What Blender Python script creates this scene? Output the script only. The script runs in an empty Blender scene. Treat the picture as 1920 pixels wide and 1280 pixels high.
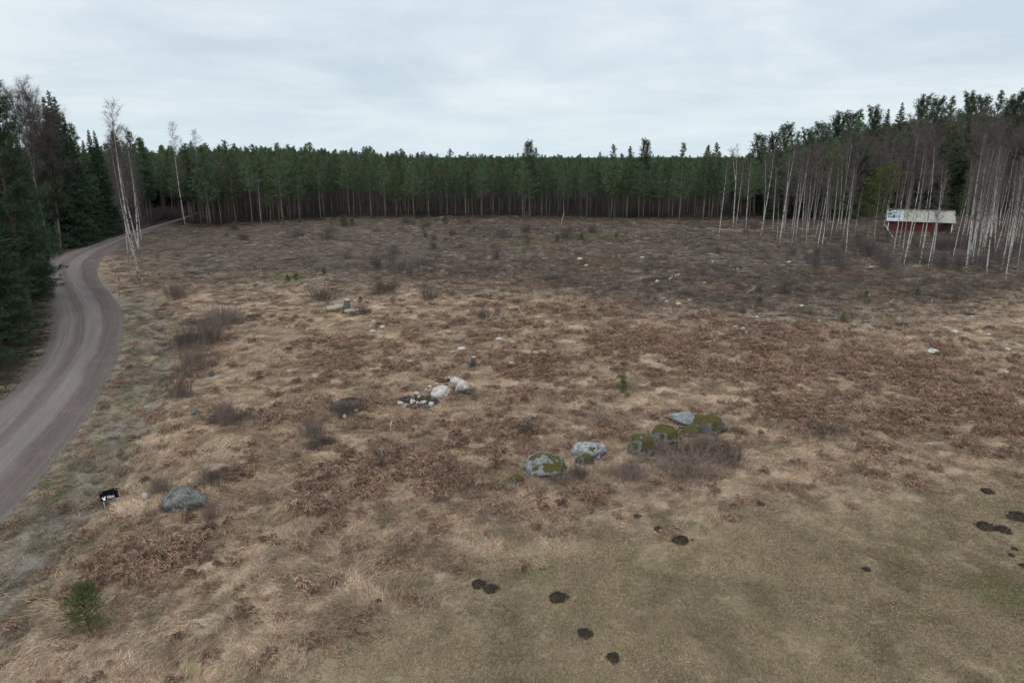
import bpy, bmesh, math, random
import numpy as np
from mathutils import Vector, Matrix, noise as mnoise

random.seed(7)
RNG = np.random.default_rng(7)
sc = bpy.context.scene
COL = sc.collection
R = math.radians

# ---------------------------------------------------------------- camera
CAM_H, PITCH, FPX = 12.0, 15.29, 1280.0
cam_d = bpy.data.cameras.new("camera"); cam = bpy.data.objects.new("camera", cam_d); COL.objects.link(cam)
cam.location = (0, 0, CAM_H); cam.rotation_euler = (R(90 - PITCH), 0, 0)
cam_d.lens = 24; cam_d.sensor_width = 36; cam_d.clip_start = 0.1; cam_d.clip_end = 8000
sc.camera = cam
sc.view_settings.view_transform = 'Standard'; sc.view_settings.look = 'None'
sc.view_settings.exposure = 0.08; sc.view_settings.gamma = 1.0
SUN_EL, SUN_AZ = R(42), R(200)

# ---------------------------------------------------------------- node helper
class NT:
    def __init__(s, tree): s.t = tree; tree.nodes.clear()
    def n(s, typ, **kw):
        nd = s.t.nodes.new(typ)
        for k, v in kw.items():
            if k == 'ins':
                for a, b in v.items():
                    sock = nd.inputs[a]
                    if isinstance(b, bpy.types.NodeSocket): s.t.links.new(b, sock)
                    else: sock.default_value = b
            else: setattr(nd, k, v)
        return nd
    def noise(s, vec, scale, detail=5, rough=.6, dist=0.0, w=None):
        i = {'Scale': scale, 'Detail': detail, 'Roughness': rough, 'Distortion': dist}
        if vec is not None: i['Vector'] = vec
        return s.n('ShaderNodeTexNoise', ins=i).outputs['Fac']
    def mapr(s, v, a, b, c=0.0, d=1.0, smooth=False):
        nd = s.n('ShaderNodeMapRange', ins={'Value': v, 'From Min': a, 'From Max': b, 'To Min': c, 'To Max': d})
        if smooth: nd.interpolation_type = 'SMOOTHSTEP'
        return nd.outputs[0]
    def math(s, op, a, b=0.0, clamp=False):
        return s.n('ShaderNodeMath', operation=op, use_clamp=clamp, ins={0: a, 1: b}).outputs[0]
    def mix(s, f, a, b, mode='MIX'):
        nd = s.n('ShaderNodeMix', data_type='RGBA', blend_type=mode)
        for k, v in ((0, f), (6, a), (7, b)):
            if isinstance(v, bpy.types.NodeSocket): s.t.links.new(v, nd.inputs[k])
            else: nd.inputs[k].default_value = v if k == 0 else (tuple(v) + (1,))[:4]
        return nd.outputs[2]
    def scalecol(s, col, fac):
        nd = s.n('ShaderNodeVectorMath', operation='SCALE')
        if isinstance(col, bpy.types.NodeSocket): s.t.links.new(col, nd.inputs[0])
        else: nd.inputs[0].default_value = col[:3]
        if isinstance(fac, bpy.types.NodeSocket): s.t.links.new(fac, nd.inputs['Scale'])
        else: nd.inputs['Scale'].default_value = fac
        return nd.outputs[0]
    def out(s, col, rough=.95, spec=.15, bump=None, bstr=.5, bdist=.05, metal=0.0, transl=0.0):
        ins = {'Base Color': col if isinstance(col, bpy.types.NodeSocket) else (tuple(col) + (1,))[:4], 'Roughness': rough, 'Specular IOR Level': spec, 'Metallic': metal}
        p = s.n('ShaderNodeBsdfPrincipled', ins=ins)
        if bump is not None:
            b = s.n('ShaderNodeBump', ins={'Height': bump, 'Strength': bstr, 'Distance': bdist})
            s.t.links.new(b.outputs[0], p.inputs['Normal'])
        sh = p.outputs[0]
        if transl > 0:
            tr = s.n('ShaderNodeBsdfTranslucent')
            if isinstance(col, bpy.types.NodeSocket): s.t.links.new(col, tr.inputs[0])
            else: tr.inputs[0].default_value = (tuple(col) + (1,))[:4]
            sh = s.n('ShaderNodeMixShader', ins={0: transl, 1: sh, 2: tr.outputs[0]}).outputs[0]
        o = s.n('ShaderNodeOutputMaterial'); s.t.links.new(sh, o.inputs[0])

def mat(name):
    m = bpy.data.materials.new(name); m.use_nodes = True
    return m, NT(m.node_tree)

# ---------------------------------------------------------------- world: overcast cloud deck over a Nishita sky
W = bpy.data.worlds.new("World"); sc.world = W; W.use_nodes = True
w = NT(W.node_tree)
sky = w.n('ShaderNodeTexSky'); sky.sky_type = 'NISHITA'; sky.sun_disc = False
sky.sun_elevation = SUN_EL; sky.sun_rotation = SUN_AZ
tc = w.n('ShaderNodeTexCoord')
sep = w.n('ShaderNodeSeparateXYZ', ins={0: tc.outputs['Generated']})
zc = w.math('ADD', w.math('MAXIMUM', sep.outputs[2], 0.0), 0.12)
comb = w.n('ShaderNodeCombineXYZ', ins={0: w.math('DIVIDE', sep.outputs[0], zc), 1: w.math('DIVIDE', sep.outputs[1], zc), 2: 0.0})
mp = w.n('ShaderNodeMapping', ins={0: comb.outputs[0], 'Rotation': (0, 0, R(8)), 'Scale': (1.0, .75, 1)})
n1 = w.noise(mp.outputs[0], 0.55, 7, .58, .6)
n2 = w.noise(mp.outputs[0], 0.16, 4, .5, .3)
mp2 = w.n('ShaderNodeMapping', ins={0: comb.outputs[0], 'Rotation': (0, 0, R(-6)), 'Scale': (.8, 1.1, 1)})
n3 = w.noise(mp2.outputs[0], 1.1, 8, .6, .5)
dens = w.math('ADD', w.math('ADD', w.math('MULTIPLY', n1, .42), w.math('MULTIPLY', n2, .36)), w.math('MULTIPLY', n3, .22))
f = w.mapr(dens, .37, .62, 0, 1, True)
cl = w.mix(f, (.57, .67, .755), (.85, .90, .935))
# paler and slightly warmer towards the horizon as a cloud deck is
hz = w.mapr(sep.outputs[2], 0.0, 0.10, 1, 0, True)
cl = w.mix(w.math('MULTIPLY', hz, .6), cl, (.68, .82, .90))
zen = w.mapr(sep.outputs[2], 0.20, 0.8, 1.0, 2.0, True)
cl = w.scalecol(cl, zen)
skc = w.scalecol(sky.outputs[0], 0.10)
fin = w.mix(.9, skc, cl)
bg = w.n('ShaderNodeBackground', ins={0: fin, 1: 1.0})
wo = w.n('ShaderNodeOutputWorld'); W.node_tree.links.new(bg.outputs[0], wo.inputs[0])

sun_d = bpy.data.lights.new("sun", 'SUN'); sun = bpy.data.objects.new("sun", sun_d); COL.objects.link(sun)
sun_d.energy = 0.9; sun_d.angle = R(40); sun_d.color = (1, .97, .93)
sun.rotation_euler = (R(90) - SUN_EL, 0, R(180) - SUN_AZ)

# ---------------------------------------------------------------- tags / mesh helpers
def tag(o, label=None, cat=None, group=None, kind=None):
    if label: o['label'] = label
    if cat: o['category'] = cat
    if group: o['group'] = group
    if kind: o['kind'] = kind
    return o

def mesh_from(name, V, F, mats, mi=None, smooth=False):
    V = np.asarray(V, np.float32).reshape(-1, 3); F = np.asarray(F, np.int32)
    k = F.shape[1]
    me = bpy.data.meshes.new(name)
    me.vertices.add(len(V)); me.vertices.foreach_set('co', V.ravel())
    me.loops.add(F.size); me.loops.foreach_set('vertex_index', F.ravel())
    me.polygons.add(len(F)); me.polygons.foreach_set('loop_start', np.arange(0, F.size, k, dtype=np.int32))
    for m in mats: me.materials.append(m)
    if mi is not None: me.polygons.foreach_set('material_index', np.asarray(mi, np.int32))
    me.polygons.foreach_set('use_smooth', np.full(len(F), smooth, dtype=bool))
    me.update(calc_edges=True)
    return me

class Geo:
    def __init__(s): s.V = []; s.F = []; s.M = []; s.c = 0
    def add(s, V, F, m=0):
        V = np.asarray(V, np.float32).reshape(-1, 3); F = np.asarray(F, np.int64)
        if len(F) == 0: return s
        if F.shape[1] == 4: F = np.concatenate([F[:, [0, 1, 2]], F[:, [0, 2, 3]]])
        s.V.append(V); s.F.append(F + s.c); s.M.append(np.full(len(F), m)); s.c += len(V); return s
    def join(s, g, m=None):
        for V, F0, M in g.pieces(): s.add(V, F0, M if m is None else m)
        return s
    def pieces(s):
        off = 0
        for V, F, M in zip(s.V, s.F, s.M):
            yield V, F - off, int(M[0]); off += len(V)
    def mesh(s, name, mats, smooth=False):
        return mesh_from(name, np.concatenate(s.V), np.concatenate(s.F), mats, np.concatenate(s.M), smooth)

def obj(name, me, parent=None, loc=None, rot=None, scale=None):
    o = bpy.data.objects.new(name, me); COL.objects.link(o)
    if parent is not None: o.parent = parent
    if loc is not None: o.location = loc
    if rot is not None: o.rotation_euler = rot
    if scale is not None: o.scale = (scale,) * 3 if not hasattr(scale, '__len__') else scale
    return o

def unit(v): return v / np.maximum(np.linalg.norm(v, axis=-1, keepdims=True), 1e-9)

def tube(P, r, k=6, cap=True):
    P = np.asarray(P, float); r = np.asarray(r, float) * np.ones(len(P)); n = len(P)
    T = unit(np.gradient(P, axis=0)); ref = np.array([0, 0, 1.]) if abs(T[0][2]) < .9 else np.array([1., 0, 0])
    A = unit(np.cross(T, ref)); B = np.cross(T, A)
    an = np.arange(k) * 2 * np.pi / k
    V = P[:, None] + r[:, None, None] * (np.cos(an)[None, :, None] * A[:, None] + np.sin(an)[None, :, None] * B[:, None])
    i = np.arange(n - 1)[:, None] * k; j = np.arange(k)[None]; j2 = (j + 1) % k
    F = np.stack([i + j, i + j2, i + k + j2, i + k + j], -1).reshape(-1, 4)
    V = V.reshape(-1, 3); F = np.concatenate([F[:, [0, 1, 2]], F[:, [0, 2, 3]]])
    if cap:
        c0 = len(V); V = np.concatenate([V, P[:1], P[-1:]])
        j = np.arange(k); j2 = (j + 1) % k
        F = np.concatenate([F, np.stack([j2, j, np.full(k, c0)], -1), np.stack([(n - 1) * k + j, (n - 1) * k + j2, np.full(k, c0 + 1)], -1)])
    return V, F

def ribbons(P, D, L, Wd, droop=0.0, seg=2, rng=RNG, flat=0.0):
    """thin tapering blades; P,D (N,3); L,Wd,droop scalars or (N,)"""
    N = len(P); L = np.ones(N) * L; Wd = np.ones(N) * Wd; droop = np.ones(N) * droop
    S = unit(np.cross(D, unit(rng.normal(size=(N, 3)) * np.array([1, 1, 1 - flat]) + np.array([0, 0, flat * 3]))))
    if seg == 1:
        tip = P + D * L[:, None]; tip[:, 2] -= droop * L
        V = np.stack([P - S * Wd[:, None] / 2, P + S * Wd[:, None] / 2, tip], 1).reshape(-1, 3)
        return V, np.arange(N * 3).reshape(-1, 3)
    m = P + D * (L * .55)[:, None]; m[:, 2] -= droop * L * .3
    tip = P + D * L[:, None]; tip[:, 2] -= droop * L
    V = np.stack([P - S * Wd[:, None] / 2, P + S * Wd[:, None] / 2, m + S * Wd[:, None] * .42, m - S * Wd[:, None] * .42, tip], 1).reshape(-1, 3)
    b = np.arange(N)[:, None] * 5
    F = np.concatenate([b + np.array([0, 1, 2]), b + np.array([0, 2, 3]), b + np.array([3, 2, 4])])
    return V, F

# ---------------------------------------------------------------- noise (numpy)
def _hash(ix, iy, s):
    h = (ix.astype(np.int64) * 374761393 + iy.astype(np.int64) * 668265263 + s * 974634777) & 0x7fffffff
    h = ((h ^ (h >> 13)) * 1274126177) & 0x7fffffff
    return ((h ^ (h >> 16)) & 0xffff) / 65535.0
def vnoise(x, y, s=0):
    x = np.asarray(x, float); y = np.asarray(y, float)
    ix = np.floor(x); iy = np.floor(y); fx = x - ix; fy = y - iy
    fx = fx * fx * (3 - 2 * fx); fy = fy * fy * (3 - 2 * fy)
    a = _hash(ix, iy, s); b = _hash(ix + 1, iy, s); c = _hash(ix, iy + 1, s); d = _hash(ix + 1, iy + 1, s)
    return (a * (1 - fx) + b * fx) * (1 - fy) + (c * (1 - fx) + d * fx) * fy
def fbm(x, y, s=0, o=4):
    t = 0; a = .5; n = 0
    for k in range(o):
        t = t + a * vnoise(x, y, s + k * 17); n += a; a *= .55
        x, y = x * 1.9 + y * .6 + 3.1, y * 1.9 - x * .6 + 1.7
    return t / n
def sstep(a, b, x):
    t = np.clip((x - a) / (b - a), 0, 1); return t * t * (3 - 2 * t)

# ---------------------------------------------------------------- pixel -> ground
cp, sp = math.cos(R(PITCH)), math.sin(R(PITCH))
def ray(px, py):
    X = (px - 960) / FPX; Y = -(py - 640) / FPX
    return np.array([X, cp + Y * sp, -sp + Y * cp])
def flat(px, py):
    d = ray(px, py); t = CAM_H / -d[2]; return np.array([d[0] * t, d[1] * t])
def poly(pts): return np.array([flat(*p) for p in pts])

ROAD_L = poly([(-700, 1350), (-330, 1040), (-80, 822), (0, 752), (50, 704), (80, 662), (95, 620), (92, 585), (83, 552), (73, 522), (75, 496), (112, 477), (161, 462), (225, 441), (285, 424), (337, 410), (372, 398)])
ROAD_R = poly([(-330, 1290), (-110, 1100), (0, 991), (93, 886), (160, 796), (208, 714), (228, 660), (238, 610), (233, 582), (216, 557), (194, 538), (181, 515), (185, 494), (201, 474), (241, 452), (286, 430), (345, 411), (380, 397)])
def resample(P, n, smooth=2):
    d = np.r_[0, np.cumsum(np.linalg.norm(np.diff(P, axis=0), axis=1))]
    t = np.linspace(0, d[-1], n)
    Q = np.stack([np.interp(t, d, P[:, 0]), np.interp(t, d, P[:, 1])], 1)
    for _ in range(smooth * 8): Q[1:-1] = (Q[:-2] + 2 * Q[1:-1] + Q[2:]) / 4
    return Q
NR = 120
RL = resample(ROAD_L, NR); RR = resample(ROAD_R, NR)
# pair right-edge points to left-edge points by nearest order-preserving match
RC = (RL + RR) / 2
def dist_poly(x, y, P):
    """distance to an open polyline, side sign (+ right of travel)"""
    x = np.asarray(x, float); y = np.asarray(y, float)
    best = np.full(x.shape, 1e9); sgn = np.zeros(x.shape)
    for a, b in zip(P[:-1], P[1:]):
        ab = b - a; L2 = ab @ ab
        t = np.clip(((x - a[0]) * ab[0] + (y - a[1]) * ab[1]) / L2, 0, 1)
        dx = x - a[0] - t * ab[0]; dy = y - a[1] - t * ab[1]; d = dx * dx + dy * dy
        cr = ab[1] * dx - ab[0] * dy
        m = d < best; best = np.where(m, d, best); sgn = np.where(m, np.sign(cr), sgn)
    return np.sqrt(best), sgn
RLs, RRs = RL[::3], RR[::3]
def road_rel(x, y):
    """>0 metres outside the right edge / left edge; inside both <0"""
    dr, sr = dist_poly(x, y, RRs); dl, sl = dist_poly(x, y, RLs)
    return dr * sr, -dl * sl      # right_out, left_out

def terr(x, y):
    x = np.asarray(x, float); y = np.asarray(y, float)
    h = .55 * (fbm(x / 16, y / 16, 3, 3) - .5) * sstep(30, 60, y) + .9 * (fbm(x / 40, y / 40, 9, 2) - .5) * sstep(50, 110, y)
    far = 6.5 * sstep(0, 62, y - 118) * sstep(.36, .62, x / np.maximum(y, 60)) * sstep(30, 60, x)
    hl = 1.2 * sstep(0, 25, -x - 34) * sstep(30, 60, y) * sstep(110, 80, y)
    near = x < 5
    ro = np.full(x.shape, 50.0); lo = np.full(x.shape, -50.0)
    if np.any(near):
        a, b = road_rel(x[near], y[near]); ro[near] = a; lo[near] = b
    out = np.maximum(ro, lo)
    k = sstep(0.4, np.where(y > 60, 16.0, 5.0), out)
    h = h - .25 * np.exp(-((ro - 1.5) / 4) ** 2) * sstep(60, 75, y) * (ro > 0)
    ditch = -.30 * np.exp(-((ro - 2.3) / .9) ** 2) * (ro > 0) * sstep(62, 50, y)
    return h * k + far + hl * k + ditch
EXCL = []      # bare spots that the grass leaves free
def terr1(x, y): return float(terr(np.array([x]), np.array([y]))[0])
def at(px, py, dz=0.0):
    d = ray(px, py); t = CAM_H / -d[2]
    for _ in range(12):
        z = terr1(d[0] * t, d[1] * t); t = t * .4 + .6 * (CAM_H - z) / -d[2]
    return Vector((d[0] * t, d[1] * t, terr1(d[0] * t, d[1] * t) + dz))
def slant(p): return math.sqrt(p[0] ** 2 + p[1] ** 2 + (CAM_H - p[2]) ** 2) * 0 + p[1] * cp + (CAM_H - p[2]) * sp
def px2m(p, n): return n * slant(p) / FPX          # size in metres of n photo pixels at point p
def top_h(base, py):
    """height of something standing at base whose top is at photo row py"""
    Y = -(py - 640) / FPX; d = np.array([cp + Y * sp, -sp + Y * cp])
    return CAM_H + base[1] * d[1] / d[0] - base[2]

# ---------------------------------------------------------------- ground zones (world space layout)
MEADOW = poly([(2300, 820), (1920, 885), (1700, 905), (1450, 940), (1240, 968), (1000, 1015), (900, 1045), (760, 1110), (600, 1200), (440, 1330)])
HEATH = poly([(150, 480), (300, 522), (520, 535), (800, 530), (1000, 556), (1250, 588), (1500, 598), (1750, 590), (2100, 545)])
STRAW = np.array([.43, .32, .228]); STRAW2 = np.array([.31, .222, .155]); BRACK = np.array([.135, .083, .060]); BRACK2 = np.array([.245, .162, .112])
HEATHC = np.array([.060, .047, .039]); HEATH2 = np.array([.118, .094, .076]); MEAD = np.array([.235, .180, .115]); GREEN = np.array([.095, .125, .035]); VERGE = np.array([.235, .20, .15])
def blobs(x, y, L):
    t = np.zeros(np.shape(x))
    for px, py, r, a in L:
        c = flat(px, py); t = np.maximum(t, a * np.exp(-(((x - c[0]) / r) ** 2 + ((y - c[1]) / (r * .8)) ** 2)))
    return t
BRB = [(700, 690, 4.5, .9), (560, 760, 3.2, .9), (640, 650, 3, .6), (300, 1060, 1.7, .9), (370, 1020, 1.5, .7), (230, 1040, 1.2, .7), (620, 950, 1.8, .7), (800, 880, 2.2, .6), (720, 870, 2, .8), (480, 1060, 1.2, .5), (560, 1020, 1.0, .6),
       (1050, 690, 5, .7), (1200, 640, 7, .8), (1450, 640, 8, .9), (1650, 690, 7, 1), (1850, 760, 6, 1), (1550, 760, 4.5, .9), (1700, 770, 4, .9), (950, 620, 5, .6), (1000, 580, 6, .6), (1300, 700, 5, .6), (1900, 720, 6, .9), (200, 1180, .9, .5), (1150, 800, 3, .5), (980, 800, 2.5, .4), (1440, 700, 5, .8), (510, 600, 3, .2)]
HEB = [(370, 640, 3.6, 1), (340, 700, 2.6, 1), (400, 600, 4, .9), (310, 770, 1.6, .7), (430, 785, 1.8, .9), (600, 830, 1.6, .9), (655, 760, 1.7, 1), (400, 895, 1.1, .9), (1280, 850, 2.2, .9), (1150, 880, 1.5, .6), (1000, 800, 1.7, .7), (460, 600, 3, .8), (520, 660, 2.4, .5), (800, 740, 2.2, .4), (1540, 800, 2.5, .5), (310, 590, 2, .5)]
GRB = [(305, 640, 1.1, .9), (300, 605, 1, .7), (540, 520, 3, .8), (150, 1010, 2, .35), (740, 1050, .7, .8), (1000, 1075, 1.1, .6), (1900, 1110, 2, .6), (1600, 1050, 3, .35), (1500, 1200, 2, .35), (620, 515, 2, .5), (1115, 448, 7, .8), (985, 455, 6, .6), (1500, 445, 6, .45), (690, 415, 4, .8), (1380, 470, 4, .4), (760, 420, 8, .5), (1640, 580, 3, .4), (940, 900, .9, .6), (1450, 560, 4, .4), (1720, 550, 3, .4)]
STB = [(840, 500, 3, .9), (930, 485, 2.5, .8), (900, 492, 2.5, .8), (780, 525, 3.5, .6), (1250, 430, 7, .5), (1360, 428, 7, .5), (1350, 540, 3, .7), (1800, 560, 5, .5), (1850, 690, 4, .5)]
def zones(x, y):
    """returns dict of weights 0..1"""
    x = np.asarray(x, float); y = np.asarray(y, float)
    wx = (fbm(x / 5, y / 5, 31, 3) - .5) * 7; wy = (fbm(x / 5, y / 5, 57, 3) - .5) * 7
    dm, sm = dist_poly(x + wx * .25, y + wy * .25, MEADOW)
    mead = sstep(-1.5, 2.6, -dm * sm)         # polyline runs right->left so the near side is left of travel
    dh, sh = dist_poly(x + wx * 1.6, y + wy * 2.0 + (fbm(x / 1.5, y / 1.5, 88, 3) - .5) * 6, HEATH)
    heath = sstep(-9, 9, -dh * sh * -1 * -1)
    n = fbm(x / 2.2, y / 2.2, 5, 4); n2 = fbm(x / .8, y / .8, 11, 3); n3 = fbm(x / 6, y / 6, 23, 3)
    br = blobs(x, y, BRB)
    brack = (1 - heath * .9) * sstep(.46, .80, br * .36 + n * .44 + n2 * .34 + (n3 - .5) * .3) * (1 - mead)
    hb = blobs(x + wx * .3, y + wy * .3, HEB)
    st = blobs(x, y, STB)
    heath2 = np.maximum(heath * sstep(.12, .30, n3 * .5 + n * .4 - st * .35), sstep(.40, .60, hb * .55 + n * .3)) * (1 - mead)
    gr = sstep(.36, .60, blobs(x, y, GRB) * .5 + n * .3 + n3 * .1)
    ro = np.full(x.shape, 60.0); lo = np.full(x.shape, -60.0); m = x < 5
    if np.any(m):
        a, b = road_rel(x[m], y[m]); ro[m] = a; lo[m] = b
    verge = sstep(4.2, 2.2, ro + (n - .5) * 2) * sstep(70, 55, y)
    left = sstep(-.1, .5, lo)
    return dict(mead=mead, brs=np.clip(br * .9 + (n3 - .4) * .8, 0, 1) * (1 - mead) * (1 - verge), brack=brack * (1 - verge * .85), heath=heath2 * (1 - verge * .8), far=heath, green=gr, verge=verge, left=left, n=n, n2=n2, n3=n3, ro=ro, lo=lo)
def lerp(a, b, t): return a + (b - a) * t[..., None]
def zcol(z):
    c = lerp(STRAW[None] * np.ones(z['n'].shape + (1,)), STRAW2, sstep(.35, .65, z['n']))
    c = lerp(c, MEAD[None] * (.85 + .5 * z['n2'][..., None]), z['mead'])
    c = lerp(c, VERGE, z['verge'] * .8)
    c = lerp(c, lerp(HEATHC[None] * np.ones(z['n'].shape + (1,)), HEATH2, sstep(.35, .7, z['n2'])), z['heath'] * .85)
    c = lerp(c, lerp(BRACK[None] * np.ones(z['n'].shape + (1,)), BRACK2, sstep(.3, .7, z['n2'])), z['brack'] * .6)
    c = lerp(c, GREEN, z['green'] * .55)
    gv = np.exp(-((z['ro'] - 1.9 - (z['n'] - .5) * 1.5) / .75) ** 2) * z['verge']
    c = lerp(c, np.array([.205, .180, .155]), gv * .7)            # silty ditch bottom
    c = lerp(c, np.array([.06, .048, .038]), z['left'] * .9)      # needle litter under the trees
    return c

# ---------------------------------------------------------------- materials
def m_ground():
    m, t = mat("ground_turf")
    at_ = t.n('ShaderNodeAttribute', attribute_name='Col')
    g = t.n('ShaderNodeTexCoord').outputs['Object']
    warp = t.n('ShaderNodeVectorMath', operation='ADD', ins={0: g, 1: t.scalecol(t.n('ShaderNodeTexNoise', ins={'Vector': g, 'Scale': .8, 'Detail': 2.0}).outputs['Color'], 1.2)}).outputs[0]
    mp = t.n('ShaderNodeMapping', ins={0: warp, 'Scale': (1, 2.4, 1)})
    a = t.noise(mp.outputs[0], 9, 6, .7, .8); b = t.noise(g, 2.2, 5, .65, .4)
    c = t.noise(g, 40, 4, .7)
    v = t.math('ADD', t.math('MULTIPLY', a, .55), t.math('ADD', t.math('MULTIPLY', b, .25), t.math('MULTIPLY', c, .2)))
    k = t.mapr(v, .36, .64, .35, 1.3)
    t.out(t.scalecol(at_.outputs['Color'], k), .97, .05, v, .8, .08)
    return m
def m_grass(name, lo=.55, hi=1.35, transl=.25, bark=False):
    m, t = mat(name)
    a = t.n('ShaderNodeAttribute', attribute_name='tint', attribute_type='INSTANCER')
    r = t.n('ShaderNodeNewGeometry').outputs['Random Per Island']
    t.out(t.scalecol(a.outputs['Color'], t.mapr(r, 0, 1, lo, hi)), .9, .1, transl=transl)
    return m
def m_fol(name, c1, c2, c3, transl=.15):
    """needles: colour differs per clump (island), per tree, and in broad clumps"""
    m, t = mat(name)
    r = t.n('ShaderNodeNewGeometry').outputs['Random Per Island']
    oi = t.n('ShaderNodeObjectInfo').outputs['Random']
    g = t.n('ShaderNodeTexCoord').outputs['Object']
    n = t.noise(g, .9, 3, .6)
    c = t.mix(t.mapr(n, .38, .62), c1, c2)
    c = t.mix(t.math('MULTIPLY', oi, .7), c, c3)
    c = t.scalecol(c, t.mapr(t.math('FRACT', t.math('MULTIPLY', oi, 7.3)), 0, 1, .72, 1.28))
    t.out(t.scalecol(c, t.mapr(r, 0, 1, .6, 1.4)), .75, .25, transl=transl)
    return m
def m_bark(name, c1, c2, c3=None, z0=0, z1=1, scale=6):
    m, t = mat(name)
    g = t.n('ShaderNodeTexCoord').outputs['Object']
    mp = t.n('ShaderNodeMapping', ins={0: g, 'Scale': (1, 1, .25)})
    n = t.noise(mp.outputs[0], scale, 5, .7)
    c = t.mix(t.mapr(n, .35, .65), c1, c2)
    if c3:
        z = t.n('ShaderNodeSeparateXYZ', ins={0: g}).outputs[2]
        c = t.mix(t.mapr(z, z0, z1), c, c3)
    oi = t.n('ShaderNodeObjectInfo').outputs['Random']
    t.out(t.scalecol(c, t.mapr(oi, 0, 1, .75, 1.25)), .9, .1, n, .6, .03)
    return m
def m_birch():
    m, t = mat("birch_bark")
    g = t.n('ShaderNodeTexCoord').outputs['Object']
    mp = t.n('ShaderNodeMapping', ins={0: g, 'Scale': (4, 4, 3.2)})
    n = t.noise(mp.outputs[0], 1.0, 4, .75, .5)
    z = t.n('ShaderNodeSeparateXYZ', ins={0: g}).outputs[2]
    th = t.mapr(z, 0, 3.0, .44, .53)
    f = t.math('MULTIPLY', t.math('SUBTRACT', n, th), 14, True)
    c = t.mix(f, (.44, .42, .39), (.035, .03, .028))
    c = t.mix(t.mapr(z, 9, 15), c, (.28, .22, .20))
    t.out(c, .7, .2, n, .3, .01)
    return m
def m_plain(name, c, rough=.9, var=.3, scale=8, spec=.1, bump=.3):
    m, t = mat(name)
    g = t.n('ShaderNodeTexCoord').outputs['Object']
    n = t.noise(g, scale, 5, .65)
    t.out(t.scalecol(c, t.mapr(n, .3, .7, 1 - var, 1 + var)), rough, spec, n, bump, .02)
    return m
def m_rock(name, c1, c2, moss=0.0, lich=.5, mossc=(.066, .054, .018)):
    m, t = mat(name)
    g = t.n('ShaderNodeTexCoord').outputs['Object']
    n = t.noise(g, 3.5, 8, .7); n2 = t.noise(g, 7, 6, .75, .8)
    c = t.mix(t.mapr(n, .42, .58), c1, c2)
    sp_ = t.math('MULTIPLY', t.math('SUBTRACT', n2, .60 - .12 * lich), 12, True)
    c = t.mix(t.math('MULTIPLY', sp_, lich), c, (.33, .34, .325))
    dk = t.math('MULTIPLY', t.math('SUBTRACT', t.noise(g, 9, 6, .8, 1.0), .585), 12, True)
    c = t.mix(t.math('MULTIPLY', dk, .75), c, (.03, .032, .03))
    if moss > 0:
        nz = t.n('ShaderNodeSeparateXYZ', ins={0: t.n('ShaderNodeNewGeometry').outputs['Normal']}).outputs[2]
        mm = t.noise(g, 1.6, 5, .65, .4)
        k = t.math('ADD', t.math('MULTIPLY', nz, .35), t.math('MULTIPLY', mm, 1.4))
        k = t.math('MULTIPLY', t.math('SUBTRACT', k, 1.32 - .45 * moss), 14, True)
        mc = t.mix(t.mapr(t.noise(g, 18, 4, .7), .3, .7), tuple(.5 * v for v in mossc), tuple(1.5 * v for v in mossc))
        c = t.mix(k, c, mc)
    t.out(c, .9, .15, t.math('ADD', n, t.math('MULTIPLY', n2, .4)), .7, .06)
    return m

M_GROUND = m_ground()
M_GRASS = m_grass("dry_grass"); M_BRACK = m_grass("bracken_fronds", .5, 1.5, .1); M_HEATH = m_grass("heath_twigs", .5, 1.5, .0)
M_PINE = m_fol("pine_needles", (.056, .094, .052), (.088, .132, .066), (.080, .120, .054))
M_SPRUCE = m_fol("spruce_needles", (.032, .058, .030), (.050, .082, .040), (.044, .068, .030))
M_PINEL = m_fol("pine_needles_light", (.045, .065, .020), (.065, .085, .026), (.06, .08, .02))
M_SAP = m_fol("sapling_needles", (.062, .088, .024), (.092, .125, .032), (.08, .11, .03))
M_PINED = m_fol("dark_pine_needles", (.034, .058, .034), (.052, .082, .044), (.044, .066, .034))
M_PBARK = m_bark("pine_bark", (.10, .082, .07), (.17, .14, .12), (.20, .115, .075), 6, 11)
M_SBARK = m_bark("spruce_bark", (.06, .05, .045), (.11, .09, .08))
M_GBARK = m_bark("grey_bark", (.13, .115, .10), (.23, .205, .18))
M_BIRCH = m_birch()
M_TWIG = m_plain("birch_twigs", (.10, .082, .080), .9, .3, 3)
M_GTWIG = m_plain("grey_twigs", (.105, .088, .078), .9, .3, 3)
M_STEM = m_plain("brush_stems", (.20, .15, .128), .9, .4, 3)
M_DSTEM = m_plain("dark_brush_stems", (.10, .082, .072), .9, .4, 3)
M_TANSTEM = m_plain("tan_stems", (.24, .17, .12), .9, .4, 3)
M_ROCKP = m_rock("pale_stone", (.50, .47, .44), (.33, .30, .28), 0, .3)
M_ROCKG = m_rock("grey_stone", (.155, .148, .135), (.052, .052, .046), .25, .6)
M_ROCKM = m_rock("mossy_stone", (.17, .18, .175), (.09, .095, .09), .95, .8)
M_ROCKMM = m_rock("very_mossy_stone", (.15, .155, .15), (.09, .095, .09), 1.3, .5)
M_ROCKL = m_rock("lichen_stone", (.20, .205, .20), (.10, .105, .10), .6, 1.0)
M_ROCKS = m_rock("slab_stone", (.25, .26, .265), (.15, .155, .16), 0.0, .6)
M_SOIL = m_plain("dark_soil", (.046, .036, .028), 1, .7, 9, .02, 1.0)
M_WOOD = m_plain("grey_wood", (.30, .27, .235), .85, .35, 10)
M_CUT = m_plain("cut_wood", (.33, .27, .20), .8, .3, 12); M_STUMP = m_plain("weathered_stump", (.13, .13, .11), .95, .5, 14)
M_RED = m_plain("red_paint", (.40, .075, .055), .6, .15, 10)
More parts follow.
